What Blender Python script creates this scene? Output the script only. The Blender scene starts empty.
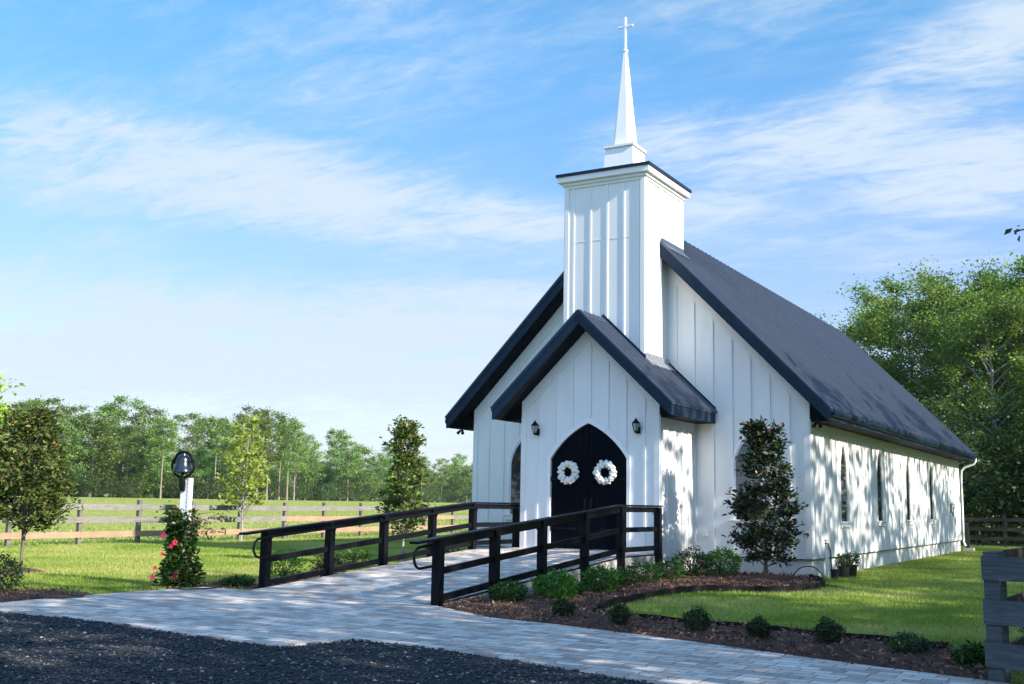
import bpy, math, random
import numpy as np
from mathutils import Vector, Matrix, geometry

random.seed(7)
RNG = np.random.default_rng(11)
S = bpy.context.scene
COL = S.collection
D2R = math.radians

# ---------------------------------------------------------------- camera
CX, CY, CZ = 11.498, -25.422, 1.6
YAW, PITCH, ROLL, FPX = 0.5324, 0.14666, 0.01832, 1087.2
c_, s_ = math.cos(YAW), math.sin(YAW)
cp_, sp_ = math.cos(PITCH), math.sin(PITCH)
cr_, sr_ = math.cos(ROLL), math.sin(ROLL)
R0 = Vector((c_, s_, 0)); F0 = Vector((-s_ * cp_, c_ * cp_, sp_)); U0 = Vector((s_ * sp_, -c_ * sp_, cp_))
RR = R0 * cr_ + U0 * sr_; UU = U0 * cr_ - R0 * sr_
cam_d = bpy.data.cameras.new('camera')
cam = bpy.data.objects.new('camera', cam_d)
COL.objects.link(cam)
cam_d.sensor_width = 36; cam_d.lens = FPX / 1024 * 36
cam_d.clip_start = 0.1; cam_d.clip_end = 3000
m = Matrix.Identity(4)
for i in range(3):
    m[i][0] = RR[i]; m[i][1] = UU[i]; m[i][2] = -F0[i]
m[0][3], m[1][3], m[2][3] = CX, CY, CZ
cam.matrix_world = m
S.camera = cam


# ---------------------------------------------------------------- helpers
class MB:
    def __init__(s):
        s.v = []; s.f = []

    def add(s, vs, fs):
        n = len(s.v)
        s.v.extend([tuple(v) for v in vs]); s.f.extend([tuple(i + n for i in f) for f in fs])
        return s

    def box(s, x0, x1, y0, y1, z0, z1):
        return s.add([(x0, y0, z0), (x1, y0, z0), (x1, y1, z0), (x0, y1, z0), (x0, y0, z1), (x1, y0, z1), (x1, y1, z1), (x0, y1, z1)],
                     [(0, 3, 2, 1), (4, 5, 6, 7), (0, 1, 5, 4), (1, 2, 6, 5), (2, 3, 7, 6), (3, 0, 4, 7)])

    def obox(s, o, a, b, c):
        o, a, b, c = map(Vector, (o, a, b, c))
        vs = [o, o + a, o + a + b, o + b, o + c, o + a + c, o + a + b + c, o + b + c]
        return s.add(vs, [(0, 3, 2, 1), (4, 5, 6, 7), (0, 1, 5, 4), (1, 2, 6, 5), (2, 3, 7, 6), (3, 0, 4, 7)])

    def bar(s, p, q, w, h, up=(0, 0, 1)):
        """bar from p to q, width w sideways, height h along up (centre line)"""
        p, q, up = Vector(p), Vector(q), Vector(up)
        d = (q - p); side = d.cross(up).normalized() * w; u = side.cross(d).normalized() * h
        return s.obox(p - side / 2 - u / 2, d, side, u)

    def prism(s, poly, ext):
        """poly: list of 3d points, ext vector"""
        n = len(poly); e = Vector(ext)
        vs = [Vector(p) for p in poly] + [Vector(p) + e for p in poly]
        fs = [tuple(range(n))[::-1], tuple(range(n, 2 * n))] + [(i, (i + 1) % n, n + (i + 1) % n, n + i) for i in range(n)]
        return s.add(vs, fs)

    def tube(s, pts, r, n=8, cap=True):
        pts = [Vector(p) for p in pts]
        rs = r if isinstance(r, (list, tuple)) else [r] * len(pts)
        base = len(s.v); prev = None
        for i, p in enumerate(pts):
            d = (pts[min(i + 1, len(pts) - 1)] - pts[max(i - 1, 0)])
            if d.length < 1e-9: d = Vector((0, 0, 1))
            d.normalize()
            if prev is None:
                a = Vector((1, 0, 0)) if abs(d.x) < .8 else Vector((0, 1, 0))
                x = (a - d * a.dot(d)).normalized()
            else:
                x = (prev - d * prev.dot(d)).normalized()
            prev = x; y = d.cross(x)
            for k in range(n):
                t = 2 * math.pi * k / n
                s.v.append(tuple(p + (x * math.cos(t) + y * math.sin(t)) * rs[i]))
        for i in range(len(pts) - 1):
            for k in range(n):
                a = base + i * n + k; b = base + i * n + (k + 1) % n
                s.f.append((a, b, b + n, a + n))
        if cap:
            s.f.append(tuple(base + k for k in range(n))[::-1])
            e = base + (len(pts) - 1) * n
            s.f.append(tuple(e + k for k in range(n)))
        return s

    def lathe(s, o, prof, n=20):
        """prof list of (r, z) around vertical axis at o"""
        o = Vector(o); base = len(s.v)
        for r, z in prof:
            for k in range(n):
                t = 2 * math.pi * k / n
                s.v.append((o.x + r * math.cos(t), o.y + r * math.sin(t), o.z + z))
        for i in range(len(prof) - 1):
            for k in range(n):
                a = base + i * n + k; b = base + i * n + (k + 1) % n
                s.f.append((a, b, b + n, a + n))
        return s

    def build(s, name, mat, parent=None, smooth=False):
        me = bpy.data.meshes.new(name)
        me.from_pydata(s.v, [], s.f); me.update()
        if smooth:
            me.shade_smooth()
            try: me.set_sharp_from_angle(angle=D2R(40))
            except Exception: pass
        o = bpy.data.objects.new(name, me)
        me.materials.append(mat)
        COL.objects.link(o)
        if parent: o.parent = parent
        return o


def tag(o, label=None, cat=None, group=None, kind=None):
    if label: o['label'] = label
    if cat: o['category'] = cat
    if group: o['group'] = group
    if kind: o['kind'] = kind
    return o


def empty(name, loc=(0, 0, 0), rz=0, **k):
    o = bpy.data.objects.new(name, None); COL.objects.link(o)
    o.location = loc; o.rotation_euler = (0, 0, rz); o.empty_display_size = .2
    tag(o, **k)
    return o


def children(o): return [x for x in bpy.data.objects if x.parent == o]


def copy_tree(o, parent=None):
    c = o.copy(); COL.objects.link(c)
    if parent: c.parent = parent
    for ch in children(o): copy_tree(ch, c)
    return c


def np_mesh(name, verts, nper, mat, parent=None, var=None, smooth=False):
    """verts (N*nper,3): N separate polygons of nper corners; var: N floats"""
    N = len(verts) // nper
    me = bpy.data.meshes.new(name)
    me.vertices.add(N * nper); me.vertices.foreach_set('co', np.asarray(verts, dtype=np.float32).ravel())
    me.loops.add(N * nper); me.loops.foreach_set('vertex_index', np.arange(N * nper, dtype=np.int32))
    me.polygons.add(N); me.polygons.foreach_set('loop_start', np.arange(0, N * nper, nper, dtype=np.int32))
    me.update(calc_edges=True)
    if var is not None:
        a = me.attributes.new('var', 'FLOAT', 'FACE'); a.data.foreach_set('value', np.asarray(var, dtype=np.float32))
    me.materials.append(mat)
    o = bpy.data.objects.new(name, me); COL.objects.link(o)
    if parent: o.parent = parent
    return o


def leaf_quads(pos, size, aspect=.45, up=.3, fold=.15, jit=.3, rng=RNG, outward=None, droop=0.):
    """diamond shaped folded leaves; pos (N,3) -> verts (N*4,3)"""
    N = len(pos)
    d = rng.normal(size=(N, 3)); d[:, 2] = d[:, 2] * .6 + up
    if outward is not None: d += outward
    d[:, 2] -= droop
    d /= np.linalg.norm(d, axis=1)[:, None] + 1e-9
    a = rng.normal(size=(N, 3)); a[:, 2] += .9
    w = np.cross(d, a); w /= np.linalg.norm(w, axis=1)[:, None] + 1e-9
    n = np.cross(w, d)
    L = size * (1 + jit * rng.uniform(-1, 1, N))[:, None]
    W = L * aspect
    v = np.empty((N, 4, 3))
    v[:, 0] = pos
    v[:, 1] = pos + d * L * .5 + w * W * .5 + n * L * fold
    v[:, 2] = pos + d * L
    v[:, 3] = pos + d * L * .5 - w * W * .5 + n * L * fold
    return v.reshape(-1, 3)


def in_poly(x, y, poly):
    x = np.asarray(x); y = np.asarray(y); r = np.zeros(x.shape, bool); n = len(poly)
    for i in range(n):
        x0, y0 = poly[i]; x1, y1 = poly[(i + 1) % n]
        c = ((y0 > y) != (y1 > y)) & (x < (x1 - x0) * (y - y0) / ((y1 - y0) or 1e-9) + x0)
        r ^= c
    return r


# ---------------------------------------------------------------- materials
class NT:
    def __init__(s, name):
        s.m = bpy.data.materials.new(name); s.m.use_nodes = True
        s.t = s.m.node_tree; s.p = s.t.nodes['Principled BSDF']; s.out = s.t.nodes['Material Output']

    def n(s, t, **k):
        nd = s.t.nodes.new(t)
        for a, b in k.items():
            if a in nd.inputs: nd.inputs[a].default_value = b
            else: setattr(nd, a, b)
        return nd

    def l(s, a, b): s.t.links.new(a, b)

    def ramp(s, fac, stops):
        r = s.n('ShaderNodeValToRGB'); el = r.color_ramp.elements
        while len(el) < len(stops): el.new(.5)
        for e, (p, c) in zip(el, stops):
            e.position = p; e.color = (*c, 1) if len(c) == 3 else c
        s.l(fac, r.inputs[0]); return r.outputs[0]

    def noise(s, scale, detail=4, rough=.55, vec=None, coord='Object', dist=0):
        if vec is None:
            tc = s.n('ShaderNodeTexCoord'); vec = tc.outputs[coord]
        nz = s.n('ShaderNodeTexNoise'); nz.inputs['Scale'].default_value = scale
        nz.inputs['Detail'].default_value = detail; nz.inputs['Roughness'].default_value = rough
        nz.inputs['Distortion'].default_value = dist
        s.l(vec, nz.inputs['Vector']); return nz.outputs['Fac']

    def bump(s, h, strength=.3, dist=.01):
        b = s.n('ShaderNodeBump'); b.inputs['Strength'].default_value = strength; b.inputs['Distance'].default_value = dist
        s.l(h, b.inputs['Height']); s.l(b.outputs[0], s.p.inputs['Normal'])

    def set(s, **k):
        for a, b in k.items():
            s.p.inputs[a.replace('_', ' ')].default_value = b
        return s


def mat_plain(name, col, rough=.5, var=.12, scale=6, bump=0, metallic=0, spec=.5, bscale=60):
    N = NT(name)
    f = N.noise(scale, 5)
    a = tuple(c * (1 - var) for c in col); b = tuple(min(1, c * (1 + var)) for c in col)
    N.l(N.ramp(f, [(.3, a), (.7, b)]), N.p.inputs['Base Color'])
    N.set(Roughness=rough, Metallic=metallic); N.p.inputs['Specular IOR Level'].default_value = spec
    if bump: N.bump(N.noise(bscale, 3), bump, .01)
    return N.m


def mat_white(name, col=(.80, .80, .78)):
    N = NT(name)
    tc = N.n('ShaderNodeTexCoord')
    mp = N.n('ShaderNodeMapping'); mp.inputs['Scale'].default_value = (3, 3, .5); N.l(tc.outputs['Object'], mp.inputs[0])
    f = N.noise(1.2, 6, .6, vec=mp.outputs[0])
    base = N.ramp(f, [(.25, tuple(c * .93 for c in col)), (.6, col)])
    # splash dirt close to the ground
    sx = N.n('ShaderNodeSeparateXYZ'); N.l(tc.outputs['Object'], sx.inputs[0])
    f2 = N.noise(7, 5, .7)
    ad = N.n('ShaderNodeMath', operation='MULTIPLY_ADD'); N.l(f2, ad.inputs[0]); ad.inputs[1].default_value = .9; N.l(sx.outputs[2], ad.inputs[2])
    dirt = N.ramp(ad.outputs[0], [(.40, (.35, .35, .35)), (.70, (0, 0, 0))])
    mx = N.n('ShaderNodeMix', data_type='RGBA'); N.l(dirt, mx.inputs[0]); N.l(base, mx.inputs[6]); mx.inputs[7].default_value = (.42, .40, .34, 1)
    N.l(mx.outputs[2], N.p.inputs['Base Color'])
    N.set(Roughness=.55); N.p.inputs['Specular IOR Level'].default_value = .35
    mp2 = N.n('ShaderNodeMapping'); mp2.inputs['Scale'].default_value = (60, 60, 5); N.l(tc.outputs['Object'], mp2.inputs[0])
    N.bump(N.noise(1, 4, .6, vec=mp2.outputs[0]), .25, .003)
    return N.m


def mat_leaf(name, c0, c1, c2, trans=.35, rough=.5, back=None, gloss=.4):
    N = NT(name)
    at = N.n('ShaderNodeAttribute'); at.attribute_name = 'var'
    col = N.ramp(at.outputs['Fac'], [(0, c0), (.5, c1), (1, c2)])
    oi = N.n('ShaderNodeObjectInfo')
    hs = N.n('ShaderNodeHueSaturation')
    mr = N.n('ShaderNodeMapRange'); mr.inputs[3].default_value = .72; mr.inputs[4].default_value = 1.32
    N.l(oi.outputs['Random'], mr.inputs[0]); N.l(mr.outputs[0], hs.inputs['Value'])
    mr2 = N.n('ShaderNodeMapRange'); mr2.inputs[3].default_value = .485; mr2.inputs[4].default_value = .515
    N.l(oi.outputs['Random'], mr2.inputs[0]); N.l(mr2.outputs[0], hs.inputs['Hue'])
    N.l(col, hs.inputs['Color']); col = hs.outputs[0]
    if back:
        g = N.n('ShaderNodeNewGeometry')
        mx = N.n('ShaderNodeMix', data_type='RGBA'); N.l(g.outputs['Backfacing'], mx.inputs[0]); N.l(col, mx.inputs[6]); mx.inputs[7].default_value = (*back, 1)
        col = mx.outputs[2]
    N.l(col, N.p.inputs['Base Color']); N.set(Roughness=rough); N.p.inputs['Specular IOR Level'].default_value = gloss
    tr = N.n('ShaderNodeBsdfTranslucent'); N.l(col, tr.inputs[0])
    mix = N.n('ShaderNodeMixShader'); mix.inputs[0].default_value = trans
    N.l(N.p.outputs[0], mix.inputs[1]); N.l(tr.outputs[0], mix.inputs[2]); N.l(mix.outputs[0], N.out.inputs[0])
    return N.m


def mat_bark(name, a, b, scale=8):
    N = NT(name)
    tc = N.n('ShaderNodeTexCoord'); mp = N.n('ShaderNodeMapping'); mp.inputs['Scale'].default_value = (scale, scale, scale * .2)
    N.l(tc.outputs['Object'], mp.inputs[0]); f = N.noise(1, 6, .65, vec=mp.outputs[0])
    N.l(N.ramp(f, [(.3, a), (.7, b)]), N.p.inputs['Base Color']); N.set(Roughness=.9); N.bump(f, .6, .03)
    return N.m


M = {}
M['white'] = mat_white('white_siding')
M['white_trim'] = mat_plain('white_trim', (.82, .82, .80), .5, .03, 3)
M['spire'] = mat_plain('spire_white', (.84, .84, .84), .4, .02, 3)
M['found'] = mat_white('foundation_paint', (.74, .74, .72))
M['shadow_gap'] = mat_plain('shadow_gap_grey', (.10, .10, .09), .6, .2, 6)
M['navy'] = mat_plain('dark_navy_trim', (.006, .021, .044), .5, .2, 3, spec=.2)
M['soffit'] = mat_plain('dark_soffit', (.006, .008, .012), .7, .2, 3, spec=.1)
M['rail'] = mat_plain('black_rail_paint', (.005, .006, .008), .42, .25, 12, .3, bscale=25, spec=.12)
M['iron'] = mat_plain('black_iron', (.004, .004, .005), .5, .2, 20, .2, spec=.2)
M['concrete'] = mat_plain('pale_concrete', (.36, .36, .34), .85, .15, 5, .4)
M['rubber'] = mat_plain('black_plastic', (.012, .012, .012), .45, .2, 8, .2)
M['edging'] = mat_plain('black_edging', (.008, .008, .008), .7, .3, 8, .2, spec=.2)
M['galv'] = mat_plain('galvanised_flashing', (.42, .44, .46), .35, .1, 8, metallic=.7)
M['wreath'] = mat_plain('cotton_white', (.78, .76, .70), .9, .12, 30, .6)
M['pink'] = mat_plain('pink_petals', (.62, .015, .07), .5, .2, 30)
M['red'] = mat_plain('red_petals', (.55, .02, .03), .5, .2, 30)
M['white_glass'] = mat_plain('frosted_lamp_glass', (.35, .38, .38), .15, .1, 20)

# roof metal, faintly weathered in streaks down the slope
N = NT('roof_metal')
tc = N.n('ShaderNodeTexCoord'); mp = N.n('ShaderNodeMapping'); mp.inputs['Scale'].default_value = (.35, 5, .35); N.l(tc.outputs['Object'], mp.inputs[0])
f = N.noise(1.5, 6, .65, vec=mp.outputs[0])
N.l(N.ramp(f, [(.25, (.046, .058, .086)), (.75, (.068, .083, .116))]), N.p.inputs['Base Color'])
N.set(Roughness=.42, Metallic=.0); N.p.inputs['Specular IOR Level'].default_value = .5
f2 = N.noise(2, 3); N.l(N.ramp(f2, [(.3, (.40,) * 3), (.7, (.48,) * 3)]), N.p.inputs['Roughness'])
M['roof'] = N.m

# black door with plank grain
N = NT('black_door_paint')
tc = N.n('ShaderNodeTexCoord'); mp = N.n('ShaderNodeMapping'); mp.inputs['Scale'].default_value = (25, 25, 1.2); N.l(tc.outputs['Object'], mp.inputs[0])
f = N.noise(1, 5, .6, vec=mp.outputs[0])
N.l(N.ramp(f, [(.3, (.0015, .003, .006)), (.7, (.003, .005, .009))]), N.p.inputs['Base Color']); N.set(Roughness=.6); N.p.inputs['Specular IOR Level'].default_value = .04; N.bump(f, .3, .004)
M['door'] = N.m

# window glass: dark interior seen through a glossy pane
N = NT('window_glass'); N.set(Roughness=.04); N.p.inputs['Base Color'].default_value = (.022, .027, .030, 1); N.p.inputs['Specular IOR Level'].default_value = 1.0
f = N.noise(.8, 1); N.bump(f, .05, .01)
N.p.inputs['Coat Weight'].default_value = .6; N.p.inputs['Coat Roughness'].default_value = .02
M['glass'] = N.m


def mat_wood(name, a, b, c, rough=.85):
    N = NT(name)
    tc = N.n('ShaderNodeTexCoord'); mp = N.n('ShaderNodeMapping'); mp.inputs['Scale'].default_value = (2.2, 2.2, 30); N.l(tc.outputs['Object'], mp.inputs[0])
    f = N.noise(1, 8, .7, vec=mp.outputs[0], dist=1.2)
    g = N.noise(1.7, 4, .6)
    col = N.ramp(f, [(.25, a), (.5, b), (.78, c)])
    mx = N.n('ShaderNodeMix', data_type='RGBA', blend_type='MULTIPLY'); mx.inputs[0].default_value = .6
    N.l(col, mx.inputs[6]); N.l(N.ramp(g, [(.3, (.6, .6, .62)), (.65, (1, 1, 1))]), mx.inputs[7])
    N.l(mx.outputs[2], N.p.inputs['Base Color']); N.set(Roughness=rough); N.bump(f, .7, .01)
    return N.m


M['wood_grey'] = mat_wood('weathered_board', (.11, .10, .09), (.22, .205, .185), (.33, .31, .28))
M['wood_new'] = mat_wood('fresh_board', (.30, .175, .11), (.38, .235, .155), (.44, .30, .21))
M['wood_dark'] = mat_wood('dark_board', (.030, .035, .040), (.078, .088, .094), (.17, .18, .18))
M['wood_brown'] = mat_wood('brown_board', (.03, .022, .018), (.06, .045, .034), (.10, .08, .06))
M['wood_post'] = mat_wood('old_post', (.09, .075, .06), (.17, .145, .12), (.27, .24, .20))
M['post_white'] = mat_plain('white_post_paint', (.74, .75, .76), .5, .06, 5, .2)

# ground: lawn near, pasture further off
N = NT('lawn_soil')
f = N.noise(.35, 6, .6); f2 = N.noise(9, 5, .7); f3 = N.noise(60, 3, .7)
col = N.ramp(f, [(.3, (.15, .23, .028)), (.5, (.22, .29, .04)), (.72, (.30, .33, .07))])
mx = N.n('ShaderNodeMix', data_type='RGBA', blend_type='MULTIPLY'); mx.inputs[0].default_value = .75
N.l(col, mx.inputs[6]); N.l(N.ramp(f2, [(.28, (.55, .55, .5)), (.65, (1.12, 1.1, 1.0))]), mx.inputs[7])
mx2 = N.n('ShaderNodeMix', data_type='RGBA', blend_type='MULTIPLY'); mx2.inputs[0].default_value = .6
N.l(mx.outputs[2], mx2.inputs[6]); N.l(N.ramp(f3, [(.3, (.5, .5, .45)), (.6, (1.1, 1.1, 1.0))]), mx2.inputs[7])
N.l(mx2.outputs[2], N.p.inputs['Base Color']); N.set(Roughness=.9); N.p.inputs['Specular IOR Level'].default_value = .15; N.bump(f3, .8, .04)
M['ground'] = N.m

# far side of the fence: taller pasture grass
N = NT('pasture_grass')
tc = N.n('ShaderNodeTexCoord'); mp = N.n('ShaderNodeMapping'); mp.inputs['Scale'].default_value = (.02, .06, 1); mp.inputs['Rotation'].default_value = (0, 0, .5); N.l(tc.outputs['Object'], mp.inputs[0])
f = N.noise(1, 6, .6, vec=mp.outputs[0]); f2 = N.noise(1.2, 6, .75); f3 = N.noise(14, 3, .7)
col = N.ramp(f, [(.3, (.24, .32, .06)), (.55, (.32, .37, .09)), (.75, (.42, .41, .15))])
mx = N.n('ShaderNodeMix', data_type='RGBA', blend_type='MULTIPLY'); mx.inputs[0].default_value = .6
N.l(col, mx.inputs[6]); N.l(N.ramp(f2, [(.3, (.65, .65, .6)), (.65, (1.1, 1.08, 1.0))]), mx.inputs[7])
N.l(mx.outputs[2], N.p.inputs['Base Color']); N.set(Roughness=.9); N.p.inputs['Specular IOR Level'].default_value = .1; N.bump(f3, .8, .15)
M['pasture'] = N.m

# pavers
N = NT('concrete_pavers')
tc = N.n('ShaderNodeTexCoord'); mp = N.n('ShaderNodeMapping'); mp.inputs['Rotation'].default_value = (0, 0, .06); N.l(tc.outputs['Object'], mp.inputs[0])


def brick(w, h, off, s1, mort):
    b = N.n('ShaderNodeTexBrick'); b.inputs['Scale'].default_value = 1; b.inputs['Brick Width'].default_value = w; b.inputs['Row Height'].default_value = h
    b.inputs['Mortar Size'].default_value = mort; b.inputs['Mortar Smooth'].default_value = .4; b.offset = off; b.squash = s1; b.squash_frequency = 3
    b.inputs['Color1'].default_value = (0, 0, 0, 1); b.inputs['Color2'].default_value = (1, 1, 1, 1); b.inputs['Mortar'].default_value = (.5, .5, .5, 1)
    N.l(mp.outputs[0], b.inputs['Vector']); return b


b = brick(.33, .165, .42, .72, .008)
tone = N.ramp(b.outputs['Color'], [(0, (.42, .36, .325)), (.35, (.63, .53, .46)), (.65, (.74, .66, .585)), (1, (.86, .79, .70))])
f = N.noise(22, 6, .7); f2 = N.noise(1.1, 5, .6)
mx = N.n('ShaderNodeMix', data_type='RGBA', blend_type='MULTIPLY'); mx.inputs[0].default_value = .7
N.l(tone, mx.inputs[6]); N.l(N.ramp(f, [(.3, (.72, .72, .72)), (.7, (1.1, 1.1, 1.1))]), mx.inputs[7])
mx1 = N.n('ShaderNodeMix', data_type='RGBA', blend_type='MULTIPLY'); mx1.inputs[0].default_value = .6
N.l(mx.outputs[2], mx1.inputs[6]); N.l(N.ramp(f2, [(.3, (.75, .73, .72)), (.65, (1.08, 1.08, 1.08))]), mx1.inputs[7])
mx2 = N.n('ShaderNodeMix', data_type='RGBA'); N.l(b.outputs['Fac'], mx2.inputs[0]); N.l(mx1.outputs[2], mx2.inputs[6]); mx2.inputs[7].default_value = (.10, .095, .085, 1)
N.l(mx2.outputs[2], N.p.inputs['Base Color']); N.set(Roughness=.72)
iv = N.n('ShaderNodeMath', operation='MULTIPLY_ADD'); N.l(b.outputs['Fac'], iv.inputs[0]); iv.inputs[1].default_value = -1; N.l(N.noise(30, 5, .6), iv.inputs[2])
N.bump(iv.outputs[0], .6, .008)
M['paver'] = N.m

# gravel base + stones
N = NT('crushed_asphalt')
f = N.noise(45, 6, .8); f2 = N.noise(.8, 4, .6)
col = N.ramp(f, [(.3, (.014, .015, .017)), (.55, (.025, .027, .032)), (.75, (.06, .06, .065)), (.85, (.15, .15, .15))])
N.l(col, N.p.inputs['Base Color']); N.set(Roughness=.85); N.bump(f, 1, .03)
M['gravel'] = N.m
N = NT('gravel_stones')
at = N.n('ShaderNodeAttribute'); at.attribute_name = 'var'
N.l(N.ramp(at.outputs['Fac'], [(0, (.012, .014, .019)), (.68, (.031, .034, .041)), (.90, (.07, .073, .08)), (.97, (.18, .18, .17)), (1, (.36, .34, .31))]), N.p.inputs['Base Color']); N.set(Roughness=.7)
M['stone'] = N.m
# mulch
N = NT('pine_bark_mulch')
f = N.noise(38, 6, .8); f2 = N.noise(1.6, 4)
N.l(N.ramp(f, [(.3, (.035, .016, .010)), (.55, (.12, .055, .032)), (.75, (.22, .12, .075))]), N.p.inputs['Base Color']); N.set(Roughness=.95); N.bump(f, 1, .04)
M['mulch'] = N.m
N = NT('bark_chips')
at = N.n('ShaderNodeAttribute'); at.attribute_name = 'var'
N.l(N.ramp(at.outputs['Fac'], [(0, (.04, .019, .012)), (.5, (.14, .065, .038)), (.85, (.25, .14, .085)), (1, (.36, .24, .16))]), N.p.inputs['Base Color']); N.set(Roughness=.9)
M['chips'] = N.m

M['blade'] = mat_leaf('lawn_blades', (.22, .32, .045), (.34, .43, .075), (.52, .50, .17), .5, .6)
M['blade_tall'] = mat_leaf('pasture_blades', (.24, .33, .06), (.33, .39, .09), (.50, .46, .20), .5, .6)
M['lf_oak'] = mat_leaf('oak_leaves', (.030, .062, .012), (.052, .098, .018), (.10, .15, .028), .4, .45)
M['lf_wood'] = mat_leaf('wood_leaves', (.045, .105, .016), (.15, .25, .034), (.36, .42, .07), .42, .5)
M['lf_far'] = mat_leaf('distant_leaves', (.035, .10, .022), (.145, .26, .046), (.34, .44, .09), .35, .6)
M['lf_pine'] = mat_leaf('pine_needles', (.06, .13, .030), (.17, .28, .050), (.32, .42, .09), .35, .6)
M['lf_yel'] = mat_leaf('yellow_green_leaves', (.22, .32, .04), (.35, .46, .07), (.50, .56, .12), .5, .5)
M['lf_magd'] = mat_leaf('magnolia_leaves_dark', (.016, .055, .014), (.028, .080, .020), (.050, .12, .028), .15, .48, back=(.030, .034, .014), gloss=.35)
M['lf_magl'] = mat_leaf('magnolia_leaves_sun', (.040, .095, .014), (.075, .15, .020), (.22, .27, .04), .25, .55, back=(.085, .11, .028), gloss=.4)
M['lf_rust'] = mat_leaf('rusty_new_leaves', (.20, .07, .022), (.28, .11, .035), (.32, .17, .06), .25, .4)
M['lf_shrub'] = mat_leaf('shrub_leaves', (.020, .065, .010), (.038, .105, .014), (.075, .17, .022), .35, .35)
M['lf_bright'] = mat_leaf('bright_shrub_leaves', (.05, .14, .012), (.085, .21, .018), (.14, .28, .03), .4, .35)
M['lf_box'] = mat_leaf('boxwood_leaves', (.018, .045, .014), (.028, .066, .020), (.050, .10, .028), .25, .45)
M['lf_dry'] = mat_leaf('dry_tendril_leaves', (.10, .09, .03), (.14, .12, .05), (.16, .10, .05), .3, .5)
M['bark'] = mat_bark('grey_brown_bark', (.07, .055, .045), (.20, .17, .14))
M['bark_pale'] = mat_bark('pale_bark', (.22, .20, .175), (.42, .39, .35))
M['bark_pine'] = mat_bark('pine_bark', (.16, .12, .095), (.34, .28, .24), 3)
M['stem'] = mat_bark('green_brown_stem', (.06, .05, .03), (.13, .11, .07), 20)

HAZE = .00010
BACK_FILL = (2.7, 4.4, 7.4, 1)
# ---------------------------------------------------------------- light & sky
SUN_EL, SUN_AZ = D2R(28.5), D2R(6.0)     # azimuth: degrees in front of the +X axis (towards -Y)
sdir = Vector((math.cos(SUN_EL) * math.cos(SUN_AZ), -math.cos(SUN_EL) * math.sin(SUN_AZ), math.sin(SUN_EL)))
sl = bpy.data.lights.new('sun', 'SUN'); sl.energy = 5.0; sl.angle = D2R(.53); sl.color = (1, .93, .82)
so = bpy.data.objects.new('sun', sl); COL.objects.link(so)
so.rotation_euler = sdir.to_track_quat('Z', 'Y').to_euler(); so.location = (30, -5, 20)

W = bpy.data.worlds.new('World'); S.world = W; W.use_nodes = True
wt = W.node_tree; bg = wt.nodes['Background']; bg.inputs['Strength'].default_value = .15


def wn(t, **k):
    nd = wt.nodes.new(t)
    for a, b_ in k.items():
        if a in nd.inputs: nd.inputs[a].default_value = b_
        else: setattr(nd, a, b_)
    return nd


def wmath(op, a, b_=None, c=None, clamp=False):
    nd = wt.nodes.new('ShaderNodeMath'); nd.operation = op; nd.use_clamp = clamp
    for i, x in enumerate((a, b_, c)):
        if x is None: continue
        if isinstance(x, (int, float)): nd.inputs[i].default_value = x
        else: wt.links.new(x, nd.inputs[i])
    return nd.outputs[0]


sky = wn('ShaderNodeTexSky', sky_type='NISHITA'); sky.sun_disc = False
sky.sun_elevation = SUN_EL
# sky rotation: 0 puts the sun on +Y, positive turns towards +X
sky.sun_rotation = math.atan2(sdir.x, sdir.y)
sky.air_density = 1.15; sky.dust_density = .6; sky.ozone_density = 2.2; sky.altitude = 0
tcw = wn('ShaderNodeTexCoord')
sep = wn('ShaderNodeSeparateXYZ'); wt.links.new(tcw.outputs['Generated'], sep.inputs[0])
den = wmath('ADD', sep.outputs[2], .12)
cu = wmath('DIVIDE', sep.outputs[0], den); cv = wmath('DIVIDE', sep.outputs[1], den)
cmb = wn('ShaderNodeCombineXYZ'); wt.links.new(cu, cmb.inputs[0]); wt.links.new(cv, cmb.inputs[1])
mpw = wn('ShaderNodeMapping'); wt.links.new(cmb.outputs[0], mpw.inputs[0])
mpw.inputs['Rotation'].default_value = (0, 0, D2R(-32)); mpw.inputs['Scale'].default_value = (.75, 1.35, 1); mpw.inputs['Location'].default_value = (2.3, 4.1, 0)
nz = wn('ShaderNodeTexNoise'); nz.inputs['Scale'].default_value = 1.0; nz.inputs['Detail'].default_value = 9; nz.inputs['Roughness'].default_value = .58; nz.inputs['Distortion'].default_value = .6
wt.links.new(mpw.outputs[0], nz.inputs['Vector'])
nz2 = wn('ShaderNodeTexNoise'); nz2.inputs['Scale'].default_value = 7; nz2.inputs['Detail'].default_value = 7; nz2.inputs['Roughness'].default_value = .65; nz2.inputs['Distortion'].default_value = 1.0
wt.links.new(mpw.outputs[0], nz2.inputs['Vector'])
mp3 = wn('ShaderNodeMapping'); wt.links.new(cmb.outputs[0], mp3.inputs[0]); mp3.inputs['Rotation'].default_value = (0, 0, D2R(-20)); mp3.inputs['Scale'].default_value = (5, 16, 1)
nz3 = wn('ShaderNodeTexNoise'); nz3.inputs['Scale'].default_value = 1.3; nz3.inputs['Detail'].default_value = 8; nz3.inputs['Roughness'].default_value = .7; nz3.inputs['Distortion'].default_value = .8
wt.links.new(mp3.outputs[0], nz3.inputs['Vector'])
az = wmath('ARCTAN2', sep.outputs[0], sep.outputs[1])            # 0 = +Y, positive towards +X
el = wmath('ARCSINE', sep.outputs[2])


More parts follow.
